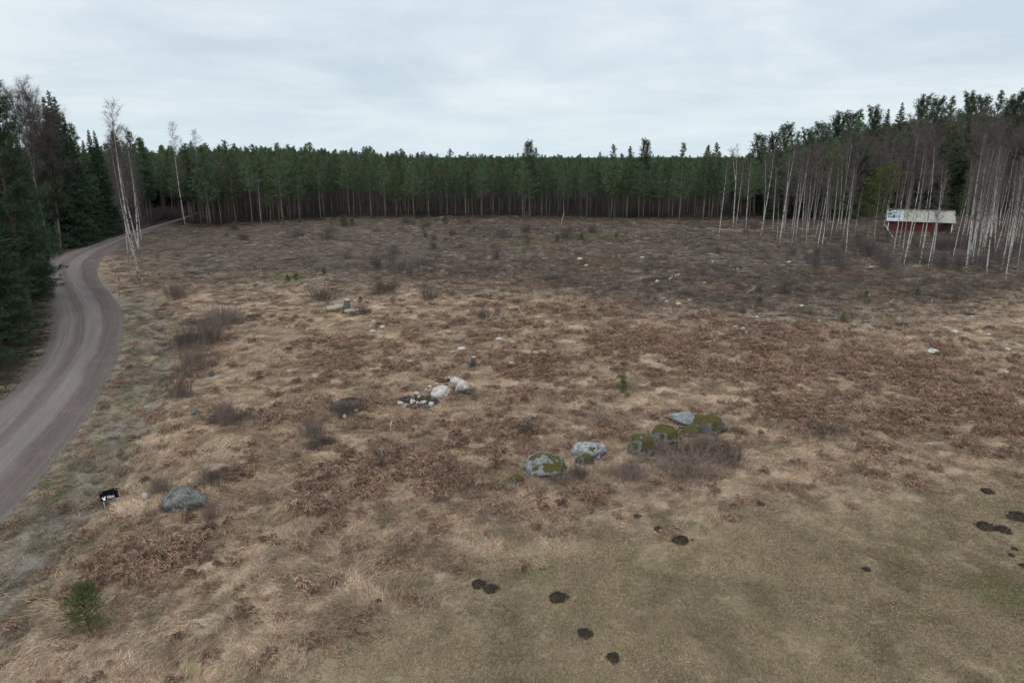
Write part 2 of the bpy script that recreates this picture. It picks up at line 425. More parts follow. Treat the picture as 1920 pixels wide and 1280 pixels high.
M_ORANGE = m_plain("orange_stick", (.42, .13, .09), .6, .15, 10)

# ---------------------------------------------------------------- ground sheet
def grid_axis(lo_, hi_, core0, core1, step, grow):
    a = list(np.arange(core0, core1, step)); s = step
    while a[-1] < hi_: s *= grow; a.append(a[-1] + s)
    s = step; b = []
    cur = core0
    while cur > lo_: s *= grow; cur -= s; b.append(cur)
    return np.array(b[::-1] + a)
gx = grid_axis(-1800, 1800, -16, 16, .17, 1.022)
gy = grid_axis(-150, 3000, 9, 30, .17, 1.013)
X, Y = np.meshgrid(gx, gy)
xf, yf = X.ravel(), Y.ravel()
Z = zones(xf, yf)
onroad = (Z['ro'] < 0) & (Z['lo'] < 0)
rough_amp = .26 * (1 - .75 * Z['mead']) * sstep(.1, 1.0, np.maximum(Z['ro'], Z['lo'])) * sstep(200, 110, yf)
H = terr(xf, yf) + rough_amp * (fbm(xf / .9, yf / .9, 71, 4) - .5) * 1.0
H = H - .05 * onroad
hsv = zcol(Z)
nxg, nyg = len(gx), len(gy)
i = np.arange(nyg - 1)[:, None] * nxg; j = np.arange(nxg - 1)[None]
F = np.stack([i + j, i + j + 1, i + nxg + j + 1, i + nxg + j], -1).reshape(-1, 4)
me = mesh_from("ground", np.stack([xf, yf, H], 1), F, [M_GROUND], smooth=True)
ca = me.color_attributes.new('Col', 'FLOAT_COLOR', 'POINT')
# under the wood: brown litter, colour darkened to add shade between the trunks
def in_wood(x, y):
    edge = np.interp(np.asarray(x, float), FE[:, 0], FE[:, 1]); return np.asarray(y) - edge
FE = poly([(380, 428), (440, 424), (540, 418), (640, 414), (800, 410), (1000, 409), (1200, 413), (1320, 414), (1440, 411)])
FE = np.array(sorted(FE.tolist())); FE = np.concatenate([[[FE[0, 0] - 60, FE[0, 1] + 30]], FE, [[140, 135]]])
wl = sstep(-1.5, 5, in_wood(xf, yf) + (fbm(xf / 4, yf / 4, 3, 3) - .5) * 8)
hsv = lerp(hsv, np.array([.035, .029, .024]), wl)
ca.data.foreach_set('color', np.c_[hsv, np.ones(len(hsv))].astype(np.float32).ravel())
tag(obj("ground", me), kind='structure')

# ---------------------------------------------------------------- road
def m_road():
    m, t = mat("gravel_road")
    uv = t.n('ShaderNodeUVMap', uv_map='UVMap').outputs[0]
    g = t.n('ShaderNodeTexCoord').outputs['Object']
    s = t.n('ShaderNodeSeparateXYZ', ins={0: uv})
    wob = t.math('MULTIPLY', t.math('SUBTRACT', t.noise(g, .25, 3, .5), .5), .13)
    wob2 = t.math('MULTIPLY', t.math('SUBTRACT', t.noise(g, 2.5, 4, .6), .5), .05)
    v = t.math('ADD', t.math('ADD', s.outputs[1], wob), wob2)
    cr = t.n('ShaderNodeValToRGB', ins={0: v}); e = cr.color_ramp.elements
    stops = [(0, (.12, .095, .084)), (.10, (.15, .120, .106)), (.17, (.205, .172, .155)), (.30, (.22, .186, .168)), (.38, (.135, .105, .094)), (.45, (.15, .118, .106)), (.52, (.225, .192, .180)), (.66, (.212, .182, .17)), (.73, (.115, .086, .078)), (.88, (.115, .088, .080)), (1, (.15, .128, .115))]
    e[0].position = 0; e[0].color = stops[0][1] + (1,); e[1].position = 1; e[1].color = stops[-1][1] + (1,)
    for p, c in stops[1:-1]: q = e.new(p); q.color = c + (1,)
    st = t.n('ShaderNodeCombineXYZ', ins={0: t.math('MULTIPLY', s.outputs[0], .10), 1: t.math('MULTIPLY', t.math('ADD', s.outputs[1], t.math('MULTIPLY', wob, .5)), 26), 2: 0.0})
    n = t.noise(st.outputs[0], 1.0, 4, .65)
    pat = t.noise(g, .5, 4, .6, .5); fine = t.noise(g, 22, 6, .8)
    c = t.mix(.35, cr.outputs[0], (.142, .115, .102)); c = t.scalecol(c, .9); c = t.scalecol(c, t.mapr(n, .3, .7, .78, 1.2))
    c = t.mix(t.mapr(pat, .5, .68, 0, .45), c, (.165, .115, .105))
    c = t.scalecol(c, t.mapr(fine, .3, .7, .68, 1.32))
    peb = t.n('ShaderNodeTexVoronoi', ins={'Vector': g, 'Scale': 9.0, 'Randomness': 1.0})
    pk = t.math('MULTIPLY', t.math('LESS_THAN', peb.outputs['Distance'], .14), t.math('GREATER_THAN', t.n('ShaderNodeSeparateXYZ', ins={0: peb.outputs['Color']}).outputs[0], .93))
    c = t.mix(t.math('MULTIPLY', pk, .6), c, (.42, .40, .38))
    t.out(c, .97, .08, t.math('ADD', fine, n), .5, .03)
    return m
NV = 13
ul = np.r_[0, np.cumsum(np.linalg.norm(np.diff(RC, axis=0), axis=1))]
vv = np.linspace(0, 1, NV)
fr = (fbm(np.arange(NR) * .35, np.zeros(NR), 5, 3) - .5) * .5
Lw = RL.copy(); Rw = RR.copy()
P2 = RL[:, None] * (1 - vv)[None, :, None] + RR[:, None] * vv[None, :, None]
zr = .03 + .07 * (1 - (2 * vv - 1) ** 2) - .02 * np.exp(-((vv - .24) / .07) ** 2) - .02 * np.exp(-((vv - .6) / .07) ** 2)
zg = terr(P2[..., 0].ravel(), P2[..., 1].ravel()).reshape(NR, NV)
V3 = np.concatenate([P2, (zr[None] + zg * 1.0)[..., None]], -1).reshape(-1, 3)
V3[::NV, 2] -= .05; V3[NV - 1::NV, 2] -= .05
i = np.arange(NR - 1)[:, None] * NV; j = np.arange(NV - 1)[None]
F = np.stack([i + j, i + j + 1, i + NV + j + 1, i + NV + j], -1).reshape(-1, 4)
me = mesh_from("road", V3, F, [m_road()], smooth=True)
uvl = me.uv_layers.new(name='UVMap')
UVv = np.stack([np.repeat(ul, NV), np.tile(vv, NR)], 1)
uvl.data.foreach_set('uv', UVv[F.ravel()].astype(np.float32).ravel())
tag(obj("road", me), kind='structure')

# ---------------------------------------------------------------- instanced stuff
def stuff(name, label, cat, protos, pts, rotz, scl, tint, pick=None, lean=.0):
    """one object of uncountable growth: points + geometry-nodes instances of prototype meshes"""
    N = len(pts); pick = RNG.integers(0, len(protos), N) if pick is None else pick
    me = bpy.data.meshes.new(name + "_points"); me.vertices.add(N); me.vertices.foreach_set('co', np.asarray(pts, np.float32).ravel())
    def attr(n, typ, dat, key):
        a = me.attributes.new(n, typ, 'POINT'); a.data.foreach_set(key, np.ascontiguousarray(dat).ravel())
    rot = np.zeros((N, 3), np.float32); rot[:, 2] = rotz
    if lean: rot[:, :2] = RNG.normal(0, lean, (N, 2))
    attr('rot', 'FLOAT_VECTOR', rot, 'vector')
    s3 = np.asarray(scl, np.float32); s3 = np.repeat(s3[:, None], 3, 1) if s3.ndim == 1 else s3
    attr('scl', 'FLOAT_VECTOR', s3, 'vector'); attr('pick', 'INT', pick.astype(np.int32), 'value')
    attr('tint', 'FLOAT_COLOR', np.c_[tint, np.ones(N)].astype(np.float32), 'color')
    o = obj(name, me); tag(o, label, cat, kind='stuff')
    ng = bpy.data.node_groups.new(name + "_growth", 'GeometryNodeTree')
    ng.interface.new_socket('Geometry', in_out='INPUT', socket_type='NodeSocketGeometry')
    ng.interface.new_socket('Geometry', in_out='OUTPUT', socket_type='NodeSocketGeometry')
    gi = ng.nodes.new('NodeGroupInput'); go = ng.nodes.new('NodeGroupOutput'); jn = ng.nodes.new('GeometryNodeJoinGeometry')
    def named(n, typ):
        a = ng.nodes.new('GeometryNodeInputNamedAttribute'); a.data_type = typ; a.inputs[0].default_value = n
        return next(s for s in a.outputs if s.enabled)
    rs, ss, pk = named('rot', 'FLOAT_VECTOR'), named('scl', 'FLOAT_VECTOR'), named('pick', 'INT')
    for k, pm in enumerate(protos):
        po = bpy.data.objects.new(name + "_sample", pm)
        oi = ng.nodes.new('GeometryNodeObjectInfo'); oi.inputs['Object'].default_value = po; oi.inputs['As Instance'].default_value = True
        cmp_ = ng.nodes.new('FunctionNodeCompare'); cmp_.data_type = 'INT'; cmp_.operation = 'EQUAL'
        ci = [s for s in cmp_.inputs if s.enabled]; ng.links.new(pk, ci[0]); ci[1].default_value = k
        ip = ng.nodes.new('GeometryNodeInstanceOnPoints')
        ng.links.new(gi.outputs[0], ip.inputs['Points']); ng.links.new(cmp_.outputs[0], ip.inputs['Selection'])
        ng.links.new(oi.outputs['Geometry'], ip.inputs['Instance']); ng.links.new(rs, ip.inputs['Rotation']); ng.links.new(ss, ip.inputs['Scale'])
        ng.links.new(ip.outputs[0], jn.inputs[0])
    ng.links.new(jn.outputs[0], go.inputs[0])
    md = o.modifiers.new("growth", 'NODES'); md.node_group = ng
    return o

def mat_tuft(n, rad, L, Wd, lie, spread, rng, seg=2, up=0.0, name="tuft", m=None, droop=.5, h0=.03):
    """matted grass: blades mostly combed along +x, lying low (lie=mean elevation in rad)"""
    r = rad * np.sqrt(rng.random(n)); a = rng.random(n) * 2 * np.pi
    P = np.stack([r * np.cos(a), r * np.sin(a), rng.random(n) * h0 - .03], 1)
    az = rng.normal(0, spread, n); el = np.clip(rng.normal(lie, .25, n), .02, 1.5)
    D = np.stack([np.cos(az) * np.cos(el), np.sin(az) * np.cos(el), np.sin(el)], 1)
    Ln = L * (.5 + rng.random(n)); V, F = ribbons(P, D, Ln, Wd * (.6 + .8 * rng.random(n)), np.sin(el) * droop + .05, seg, rng, .6)
    return mesh_from(name, V, F, [m])
def frond_tuft(n, rng, m, size=.30):
    """collapsed bracken: curled arching stalks with leaflets"""
    g = Geo(); PP = []; DD = []; LL = []
    for _ in range(n):
        a = rng.random() * 6.28; c = np.array([rng.normal(0, .16), rng.normal(0, .16), 0])
        d = np.array([math.cos(a), math.sin(a), 0]); h = .08 + .16 * rng.random(); L = size * (.6 + .9 * rng.random())
        t = np.linspace(0, 1, 8)[:, None]; bend = rng.normal(0, .25)
        P = c + d * L * t + np.array([-d[1], d[0], 0]) * bend * t ** 2 * L; P[:, 2] = h * np.sin(np.pi * np.minimum(1, t[:, 0] * 1.08)) * (1 - .2 * t[:, 0]) + .01
        g.add(*tube(P, np.linspace(.008, .003, 8), 3, False))
        T = unit(np.gradient(P, axis=0)); S = np.stack([-T[:, 1], T[:, 0], 0 * T[:, 0]], 1)
        for sgn in (-1, 1):
            for q in range(2):
                PP.append(P + T * q * .02); DD.append(unit(S * sgn + T * .5 + rng.normal(0, .35, P.shape))); LL.append((.05 + .11 * np.sin(np.pi * t[:, 0])) * (.6 + .7 * rng.random(8)))
    g.add(*ribbons(np.concatenate(PP), np.concatenate(DD), np.concatenate(LL) * .8, .020, .3, 2, rng))
    return g.mesh("frond_clump", [m])
def twig_tuft(n, rng, m, h=.35, wd=.007, rad=.2, out=.5, name="twigs"):
    P = np.stack([rng.normal(0, rad * .5, n), rng.normal(0, rad * .5, n), np.zeros(n) - .02], 1)
    D = unit(np.stack([rng.normal(0, out, n), rng.normal(0, out, n), np.ones(n)], 1)); L = h * (.4 + .8 * rng.random(n))
    g = Geo(); g.add(*ribbons(P, D, L, wd, .08, 2, rng))
    k = 3; q = np.repeat(np.arange(n), k); t = .3 + .6 * rng.random(len(q))
    P2_ = P[q] + D[q] * (L[q] * t)[:, None]; D2 = unit(D[q] + rng.normal(0, .6, (len(q), 3)))
    g.add(*ribbons(P2_, D2, L[q] * .4, wd * .7, .05, 1, rng))
    return g.mesh(name, [m])

# ---------------------------------------------------------------- tree generators (return Geo trunk, Geo crown)
def wobble(h, n, lean, bend, rng):
    t = np.linspace(0, 1, n)[:, None]
    b1, b2 = rng.normal(0, bend, 2); l1, l2 = lean
    P = np.concatenate([l1 * h * t + b1 * h * np.sin(t * np.pi) * .5, l2 * h * t + b2 * h * np.sin(t * np.pi) * .5, h * t], 1)
    P[:, :2] += np.cumsum(rng.normal(0, bend * h / n * .35, (n, 2)), axis=0) * (t > 0)
    P[0] = (0, 0, -.25); return P
def along(P, t):
    i = np.clip(t * (len(P) - 1), 0, len(P) - 1.001); k = i.astype(int) if hasattr(i, 'astype') else int(i); fr_ = i - k
    return P[k] * (1 - np.asarray(fr_)[..., None]) + P[k + 1] * np.asarray(fr_)[..., None]

def pine(h, rng, base=.5, cw=1.6, r0=.12, nb=46, den=1.0, blade=.05, tl=.24, top='point', lower_dead=8, lean=(0, 0), nbl=11):
    T = Geo(); C = Geo(); P = wobble(h, 9, lean, .012, rng)
    T.add(*tube(P, np.linspace(r0, r0 * .16, 9), 7))
    cs, ax = [], []
    for k in range(nb):
        u_ = (k + rng.random()) / nb; t = base + (1 - base) * u_ * .985
        prof = (min(1, (u_ + .22) * 2.0) * (1 - u_) ** .8 + .06 if top == 'point' else (math.sin(math.pi * min(1, u_ * .62 + .26)) ** .6))
        L = cw * max(.16, prof) * (.62 + .6 * rng.random()); az = k * 2.4 + rng.normal(0, .5)
        el = .1 + .75 * u_ + rng.normal(0, .12)
        p0 = along(P, t); d = np.array([math.cos(az) * math.cos(el), math.sin(az) * math.cos(el), math.sin(el)])
        s_ = np.linspace(0, 1, 4)[:, None]; B = p0 + d * L * s_; B[:, 2] += .18 * L * s_[:, 0] ** 2
        C_r = .018 + .012 * L
        T.add(*tube(B, np.linspace(C_r, .006, 4), 3, False))
        m_ = max(3, int(den * (3 + 5.5 * L)))
        tt = .35 + .68 * rng.random(m_) ** .8; q = along(B, np.minimum(tt, .999)) + rng.normal(0, .15 * L * .7 + .04, (m_, 3)) * np.array([1, 1, .45])
        cs.append(q); ax.append(np.repeat(unit(d + np.array([0, 0, .55]))[None], m_, 0))
    cs.append(np.repeat(P[-1:], 4, 0) + rng.normal(0, .06, (4, 3))); ax.append(np.repeat([[0, 0, 1.]], 4, 0))
    cs = np.concatenate(cs); ax = np.concatenate(ax); nbld = nbl
    q = np.repeat(np.arange(len(cs)), nbld)
    D = unit(ax[q] * .7 + rng.normal(0, .75, (len(q), 3)))
    C.add(*ribbons(cs[q] + rng.normal(0, .05, (len(q), 3)), D, tl * (.6 + .8 * rng.random(len(q))), blade, -.05, 1, rng))
    for k in range(lower_dead):
        t = base * (.35 + .62 * rng.random()); az = rng.random() * 6.28; L = .35 + .9 * rng.random(); p0 = along(P, t)
        d = np.array([math.cos(az), math.sin(az), rng.normal(.05, .15)])
        T.add(*tube(np.array([p0, p0 + d * L * .6, p0 + d * L + np.array([0, 0, -.08])]), [.014, .010, .004], 3, False))
    return T, C

def spruce(h, rng, base=.06, cw=2.2, r0=.16, nb=120, per=6, blade=.05, tl=.26, lean=(0, 0)):
    T = Geo(); C = Geo(); P = wobble(h, 8, lean, .006, rng); T.add(*tube(P, np.linspace(r0, .015, 8), 7))
    A, B_, D_, U_ = [], [], [], []
    for k in range(nb):
        u_ = (k + rng.random()) / nb; t = base + (1 - base) * u_ * .99
        L = cw * (1 - u_) ** .92 * (.66 + .5 * rng.random()) + .05; az = k * 2.4 + rng.normal(0, .35)
        el = -.25 + .75 * u_ + rng.normal(0, .08); p0 = along(P, t)
        d = np.array([math.cos(az) * math.cos(el), math.sin(az) * math.cos(el), math.sin(el)])
        n_ = max(3, int(per * (L + .4) * 1.5)); s_ = (np.arange(n_) + rng.random(n_)) / n_
        Q = p0 + d * L * s_[:, None]; Q[:, 2] += .16 * L * (s_ ** 2.2) - .12 * L * s_
        T.add(*tube(np.array([p0, p0 + d * L * .5 - np.array([0, 0, .03 * L]), p0 + d * L * .97 + np.array([0, 0, .03 * L])]), [.012 + .01 * L, .012, .004], 3, False))
        S = np.array([-d[1], d[0], 0]); S /= np.linalg.norm(S)
        for sg in (-1, 1, 0, 0):
            wlen = (.04 + .42 * L * (1 - s_) + .18 * (1 - u_) ** .5) * (.7 + .6 * rng.random(n_)) if sg else np.full(n_, tl * (.35 + .65 * (1 - u_) ** .5))
            dd = unit(S * sg * .9 + d * .65 + rng.normal(0, .22, (n_, 3)) + np.array([0, 0, -.35 if sg else rng.choice([-.9, .25])]))
            A.append(Q + rng.normal(0, .03, Q.shape)); B_.append(dd); D_.append(np.minimum(wlen, .75)); U_.append(np.full(n_, .22 + .78 * min(1, (1 - u_) * 2.2)))
    A = np.concatenate(A); B_ = np.concatenate(B_); D_ = np.concatenate(D_)
    U_ = np.concatenate(U_)
    # each side shoot carries short needled twiglets
    k3 = 4; q = np.repeat(np.arange(len(A)), k3); s = rng.random(len(q))
    Pn = A[q] + B_[q] * (D_[q] * s)[:, None]; Dn = unit(B_[q] + rng.normal(0, .55, (len(q), 3)) + np.array([0, 0, -.12]))
    C.add(*ribbons(Pn, Dn, U_[q] * tl * (.5 + .8 * rng.random(len(q))), blade * (.7 + .6 * rng.random(len(q))), .1, 1, rng))
    return T, C

def birch(h, rng, r0=.09, lean=(0, 0), nb=34, base=.35, tw=12, cw=1.5, fine=1.0, forks=0, wd=.011):
    T = Geo(); C = Geo(); P = wobble(h, 14, lean, .02, rng); T.add(*tube(P, r0 * (1 - np.linspace(0, 1, 14)) ** .8 + .008, 7))
    stems = [(P, base, nb, h)]
    for _ in range(forks):
        t = .35 + .25 * rng.random(); p0 = along(P, t); L = h * (1 - t) * .85; az = rng.random() * 6.28
        s_ = np.linspace(0, 1, 7)[:, None]; Q = p0 + np.array([math.cos(az) * .22, math.sin(az) * .22, 1]) * L * s_
        Q[:, :2] -= np.array([math.cos(az), math.sin(az)]) * .06 * L * s_ ** 2
        T.add(*tube(Q, np.linspace(r0 * .5, .008, 7), 5, False)); stems.append((Q, .25, nb // 2, L))
    PA, DA, LA = [], [], []
    for (Q, b0, n_, hh) in stems:
        for k in range(n_):
            u_ = (k + rng.random()) / n_; t = b0 + (1 - b0) * u_ * .97
            L = cw * (.35 + .9 * math.sin(math.pi * (.15 + .72 * u_))) * (.5 + .7 * rng.random()); az = k * 2.4 + rng.normal(0, .6)
            el = .75 + .35 * u_ + rng.normal(0, .15); p0 = along(Q, t)
            d = np.array([math.cos(az) * math.cos(el), math.sin(az) * math.cos(el), math.sin(el)])
            s_ = np.linspace(0, 1, 5)[:, None]; B = p0 + d * L * s_; B[:, 2] -= .22 * L * s_[:, 0] ** 2; B[1:] += rng.normal(0, .03 * L, (4, 3))
            C.add(*tube(B, np.linspace(.010 + .006 * L, .004, 5), 3, False))
            m_ = int(tw * (.5 + .6 * L)); tt = .2 + .79 * rng.random(m_)
            q = along(B, tt); dd = unit(d * .8 + rng.normal(0, .55, (m_, 3)) + np.array([0, 0, .15])); ln = (.25 + .45 * rng.random(m_)) * (.5 + .4 * L)
            PA.append(q); DA.append(dd); LA.append(ln)
    PA = np.concatenate(PA); DA = np.concatenate(DA); LA = np.concatenate(LA)
    C.add(*ribbons(PA, DA, LA, wd, .15, 2, rng))
    k = int(3 * fine); q = np.repeat(np.arange(len(PA)), k); t = .3 + .7 * rng.random(len(q))
    P2_ = PA[q] + DA[q] * (LA[q] * t)[:, None]; P2_[:, 2] -= .15 * LA[q] * t ** 2
    D2 = unit(DA[q] + rng.normal(0, .6, (len(q), 3)) + np.array([0, 0, -.35]))
    C.add(*ribbons(P2_, D2, LA[q] * (.4 + .5 * rng.random(len(q))), wd * .7, .25, 1, rng))
    return T, C

def bare(h, rng, r0=.16, split=.38, spread=.55, lean=(0, 0), wd=.012, n1=7, fine=3):
    T = Geo(); C = Geo(); P = wobble(h * .85, 10, lean, .02, rng); T.add(*tube(P, np.linspace(r0, r0 * .18, 10), 7))
    cur = []
    for k in range(n1 + 5):
        t = split + (1 - split) * (k + rng.random()) / (n1 + 5) * .98; cur.append((along(P, t), k * 2.4 + rng.normal(0, .5), .55 + .5 * rng.random(), h * (.20 + .24 * rng.random()) * (1.15 - .5 * t), r0 * .42 * (1.1 - .7 * t)))
    PA, DA, LA = [], [], []
    for p0, az, el, L, r in cur:
        d = np.array([math.cos(az) * math.cos(el) * spread * 1.6, math.sin(az) * math.cos(el) * spread * 1.6, math.sin(el)]); d /= np.linalg.norm(d)
        s_ = np.linspace(0, 1, 6)[:, None]; B = p0 + d * L * s_; B[:, 2] += .15 * L * s_[:, 0] ** 2; B[1:] += rng.normal(0, .035 * L, (5, 3))
        C.add(*tube(B, np.linspace(r, .012, 6), 4, False))
        for q in range(7):
            t2 = .2 + .78 * (q + rng.random()) / 7; q0 = along(B, t2); d2 = unit(d + rng.normal(0, .5, 3)); L2 = L * (.28 + .3 * rng.random()) * (1.2 - .6 * t2)
            s2 = np.linspace(0, 1, 4)[:, None]; B2 = q0 + d2 * L2 * s2; B2[:, 2] += .1 * L2 * s2[:, 0] ** 2; B2[1:] += rng.normal(0, .04 * L2, (3, 3))
            C.add(*tube(B2, np.linspace(r * .35 + .004, .005, 4), 3, False))
            m_ = 15; tt = .15 + .84 * rng.random(m_); pp = along(B2, tt)
            PA.append(pp); DA.append(unit(d2 + rng.normal(0, .55, (m_, 3)))); LA.append((.3 + .6 * rng.random(m_)) * (.5 + .25 * L2))
    PA = np.concatenate(PA); DA = np.concatenate(DA); LA = np.concatenate(LA)
    C.add(*ribbons(PA, DA, LA, wd, 0, 2, rng))
    q = np.repeat(np.arange(len(PA)), fine); t = .25 + .7 * rng.random(len(q))
    C.add(*ribbons(PA[q] + DA[q] * (LA[q] * t)[:, None], unit(DA[q] + rng.normal(0, .65, (len(q), 3))), LA[q] * (.35 + .4 * rng.random(len(q))), wd * .7, 0, 1, rng))
    return T, C

def lib(gen, mt, mc, n, seed, **kw):
    out = []
    for k in range(n):
        T, C = gen(rng=np.random.default_rng(seed + k), **kw)
        out.append((T.mesh("trunk", [mt], True), C.mesh("crown", [mc]), T, C))
    return out
def joined(L, mt, mc):
    out = []
    for _, _, T, C in L:
        g = Geo(); g.join(T, 0); g.join(C, 1); out.append(g.mesh("tree", [mt, mc]))
    return out

def tree(name, variant, loc, s, rz, label, group, cat='tree', sz=None, tilt=(0, 0)):
    root = bpy.data.objects.new(name, None); COL.objects.link(root); root.empty_display_size = .3
    root.location = loc; root.rotation_euler = (tilt[0], tilt[1], rz); root.scale = (s, s, sz or s)
    tag(root, label, cat, group)
    obj("trunk", variant[0], root); obj("crown", variant[1], root)
    return root

PN = lib(pine, M_PBARK, M_PINE, 3, 100, h=12.0, base=.40, cw=2.5, r0=.095, nb=56, blade=.042) + lib(pine, M_PBARK, M_PINE, 3, 110, h=12.0, base=.50, cw=2.2, r0=.09, nb=48, blade=.042)
PN2 = lib(pine, M_PBARK, M_PINE, 3, 140, h=12.0, base=.30, cw=2.2, r0=.12, nb=72, lower_dead=5)
PBIG = lib(pine, M_PBARK, M_PINED, 3, 160, h=16.0, base=.28, cw=3.0, r0=.2, nb=90, den=2.0, top='round', blade=.038, tl=.30, nbl=15)
PLOW = lib(pine, M_PBARK, M_PINED, 3, 165, h=16.0, base=.06, cw=3.4, r0=.2, nb=130, den=2.2, top='point', blade=.034, tl=.28, lower_dead=0, nbl=15)
PLIGHT = lib(pine, M_PBARK, M_PINEL, 2, 170, h=10.0, base=.34, cw=2.5, r0=.11, nb=54, top='round')
SPR = lib(spruce, M_SBARK, M_SPRUCE, 4, 200, h=16.0, cw=2.4, nb=150, per=5, blade=.07, tl=.3)
SPRN = lib(spruce, M_SBARK, M_SPRUCE, 2, 220, h=16.0, cw=3.0, nb=170, per=7, blade=.042, tl=.22)
BIR = lib(birch, M_BIRCH, M_TWIG, 6, 300, h=13.0, r0=.068, nb=34, base=.42, cw=1.2, tw=13, wd=.012)
BIRT = lib(birch, M_BIRCH, M_TWIG, 4, 320, h=17.0, r0=.105, nb=60, base=.38, cw=1.35, tw=20, wd=.012)
BIRF = lib(birch, M_BIRCH, M_TWIG, 2, 330, h=13.5, r0=.09, nb=30, base=.45, cw=1.3, forks=2)
BARE = lib(bare, M_GBARK, M_GTWIG, 5, 400, h=15.0, n1=12, wd=.016, fine=5)
BARF = lib(birch, M_GBARK, M_GTWIG, 2, 450, h=16.0, r0=.14, nb=60, base=.25, cw=2.4, tw=24, forks=3, wd=.013)
SMALLP = lib(pine, M_PBARK, M_SAP, 3, 500, h=1.4, base=.16, cw=.56, r0=.022, nb=34, den=2.2, blade=.009, tl=.12, lower_dead=0)

# ---------------------------------------------------------------- central pine plantation
rp = np.random.default_rng(5)
cand = []
for yy in np.arange(95, 300, 2.5):
    for xx in np.arange(-110, 190, 2.5):
        x0, y0 = xx + rp.normal(0, .75), yy + rp.normal(0, .75)
        dd = float(in_wood(x0, y0))
        if dd < 0: continue
        if abs(x0) > y0 * .80 + 10: continue
        if rp.random() < (.42 if dd < 10 else .25 if dd < 70 else .5): continue
        if x0 < -45 and y0 < 118: continue
        if x0 > 52 and y0 < 175: continue
        a_, b_ = road_rel(np.array([x0]), np.array([y0]))
        if y0 < 160 and max(a_[0], b_[0]) < 1.2: continue
        cand.append((dd, x0, y0))
cand.sort()
N_IND = 245
def treeheight(x0, y0, dd):
    # plantation grows a little taller to the left
    return 10.6 + 1.7 * float(sstep(-25, -60, np.array(x0))) + rp.normal(-.3, .75) * (1.5 if x0 < -25 else 1)
GP = 'slender pines of the plantation behind the clearing'
LP = 'slender dark green pine with a bare lower trunk in the dense row behind the clearing'
for dd, x0, y0 in cand[:N_IND]:
    v = PN[rp.integers(0, 6)] if rp.random() < .78 else PN2[rp.integers(0, 3)]
    s = treeheight(x0, y0, dd) / 12 * (1.1 if rp.random() < .07 else 1)
    tree("pine_tree", v, (x0, y0, terr1(x0, y0) - .05), s * rp.uniform(.9, 1.15), rp.random() * 6.28, LP, GP, sz=s, tilt=(rp.normal(0, .012), rp.normal(0, .012)))
rest = np.array([(x0, y0, treeheight(x0, y0, dd) / 12) for dd, x0, y0 in cand[N_IND:]])
JP = joined(PN, M_PBARK, M_PINE)
zt = terr(rest[:, 0], rest[:, 1])
stuff("pine_forest", "deep dark pine forest behind the front row of trunks", "forest", JP, np.c_[rest[:, :2], zt], rp.random(len(rest)) * 6.28, rest[:, 2], np.full((len(rest), 3), .5), None, .01)

# tall pines standing above the plantation skyline: (px, y of base row, y of top)
for px, pb, pt, lab, var in [(532, 420, 271, 'tall thin pine topping the plantation roof, first spire left of centre', 0), (562, 418, 277, 'lower spiky pine just right of the tall thin one above the plantation', 1),
                             (992, 404, 274, 'broad ragged old pine with a crooked flat top rising above the middle forest', 2), (1145, 412, 274, 'pointed pine with thick low branches left of the round topped pine', 0), (1176, 410, 277, 'twin tipped pine directly left of the dark round topped pine', 1),
                             (1203, 405, 271, 'dark round topped pine standing above the forest roof', 2), (1272, 421, 271, 'tall pine with a bare reddish trunk at the front of the wood', 0), (1318, 414, 275, 'pointed pine above the roof just left of the first white birch', 1), (1333, 413, 271, 'narrow dark pine behind the first white birch', 0)]:
    p = at(px, pb); hh = top_h(p, pt); v = [PN2[0], PN2[1], PBIG[0]][var]
    h0 = 16.0 if var == 2 else 12.0
    tree("pine_tree", v, p, hh / h0 * (.55 if var == 2 else .9), px * .7, lab, None, sz=hh / h0)

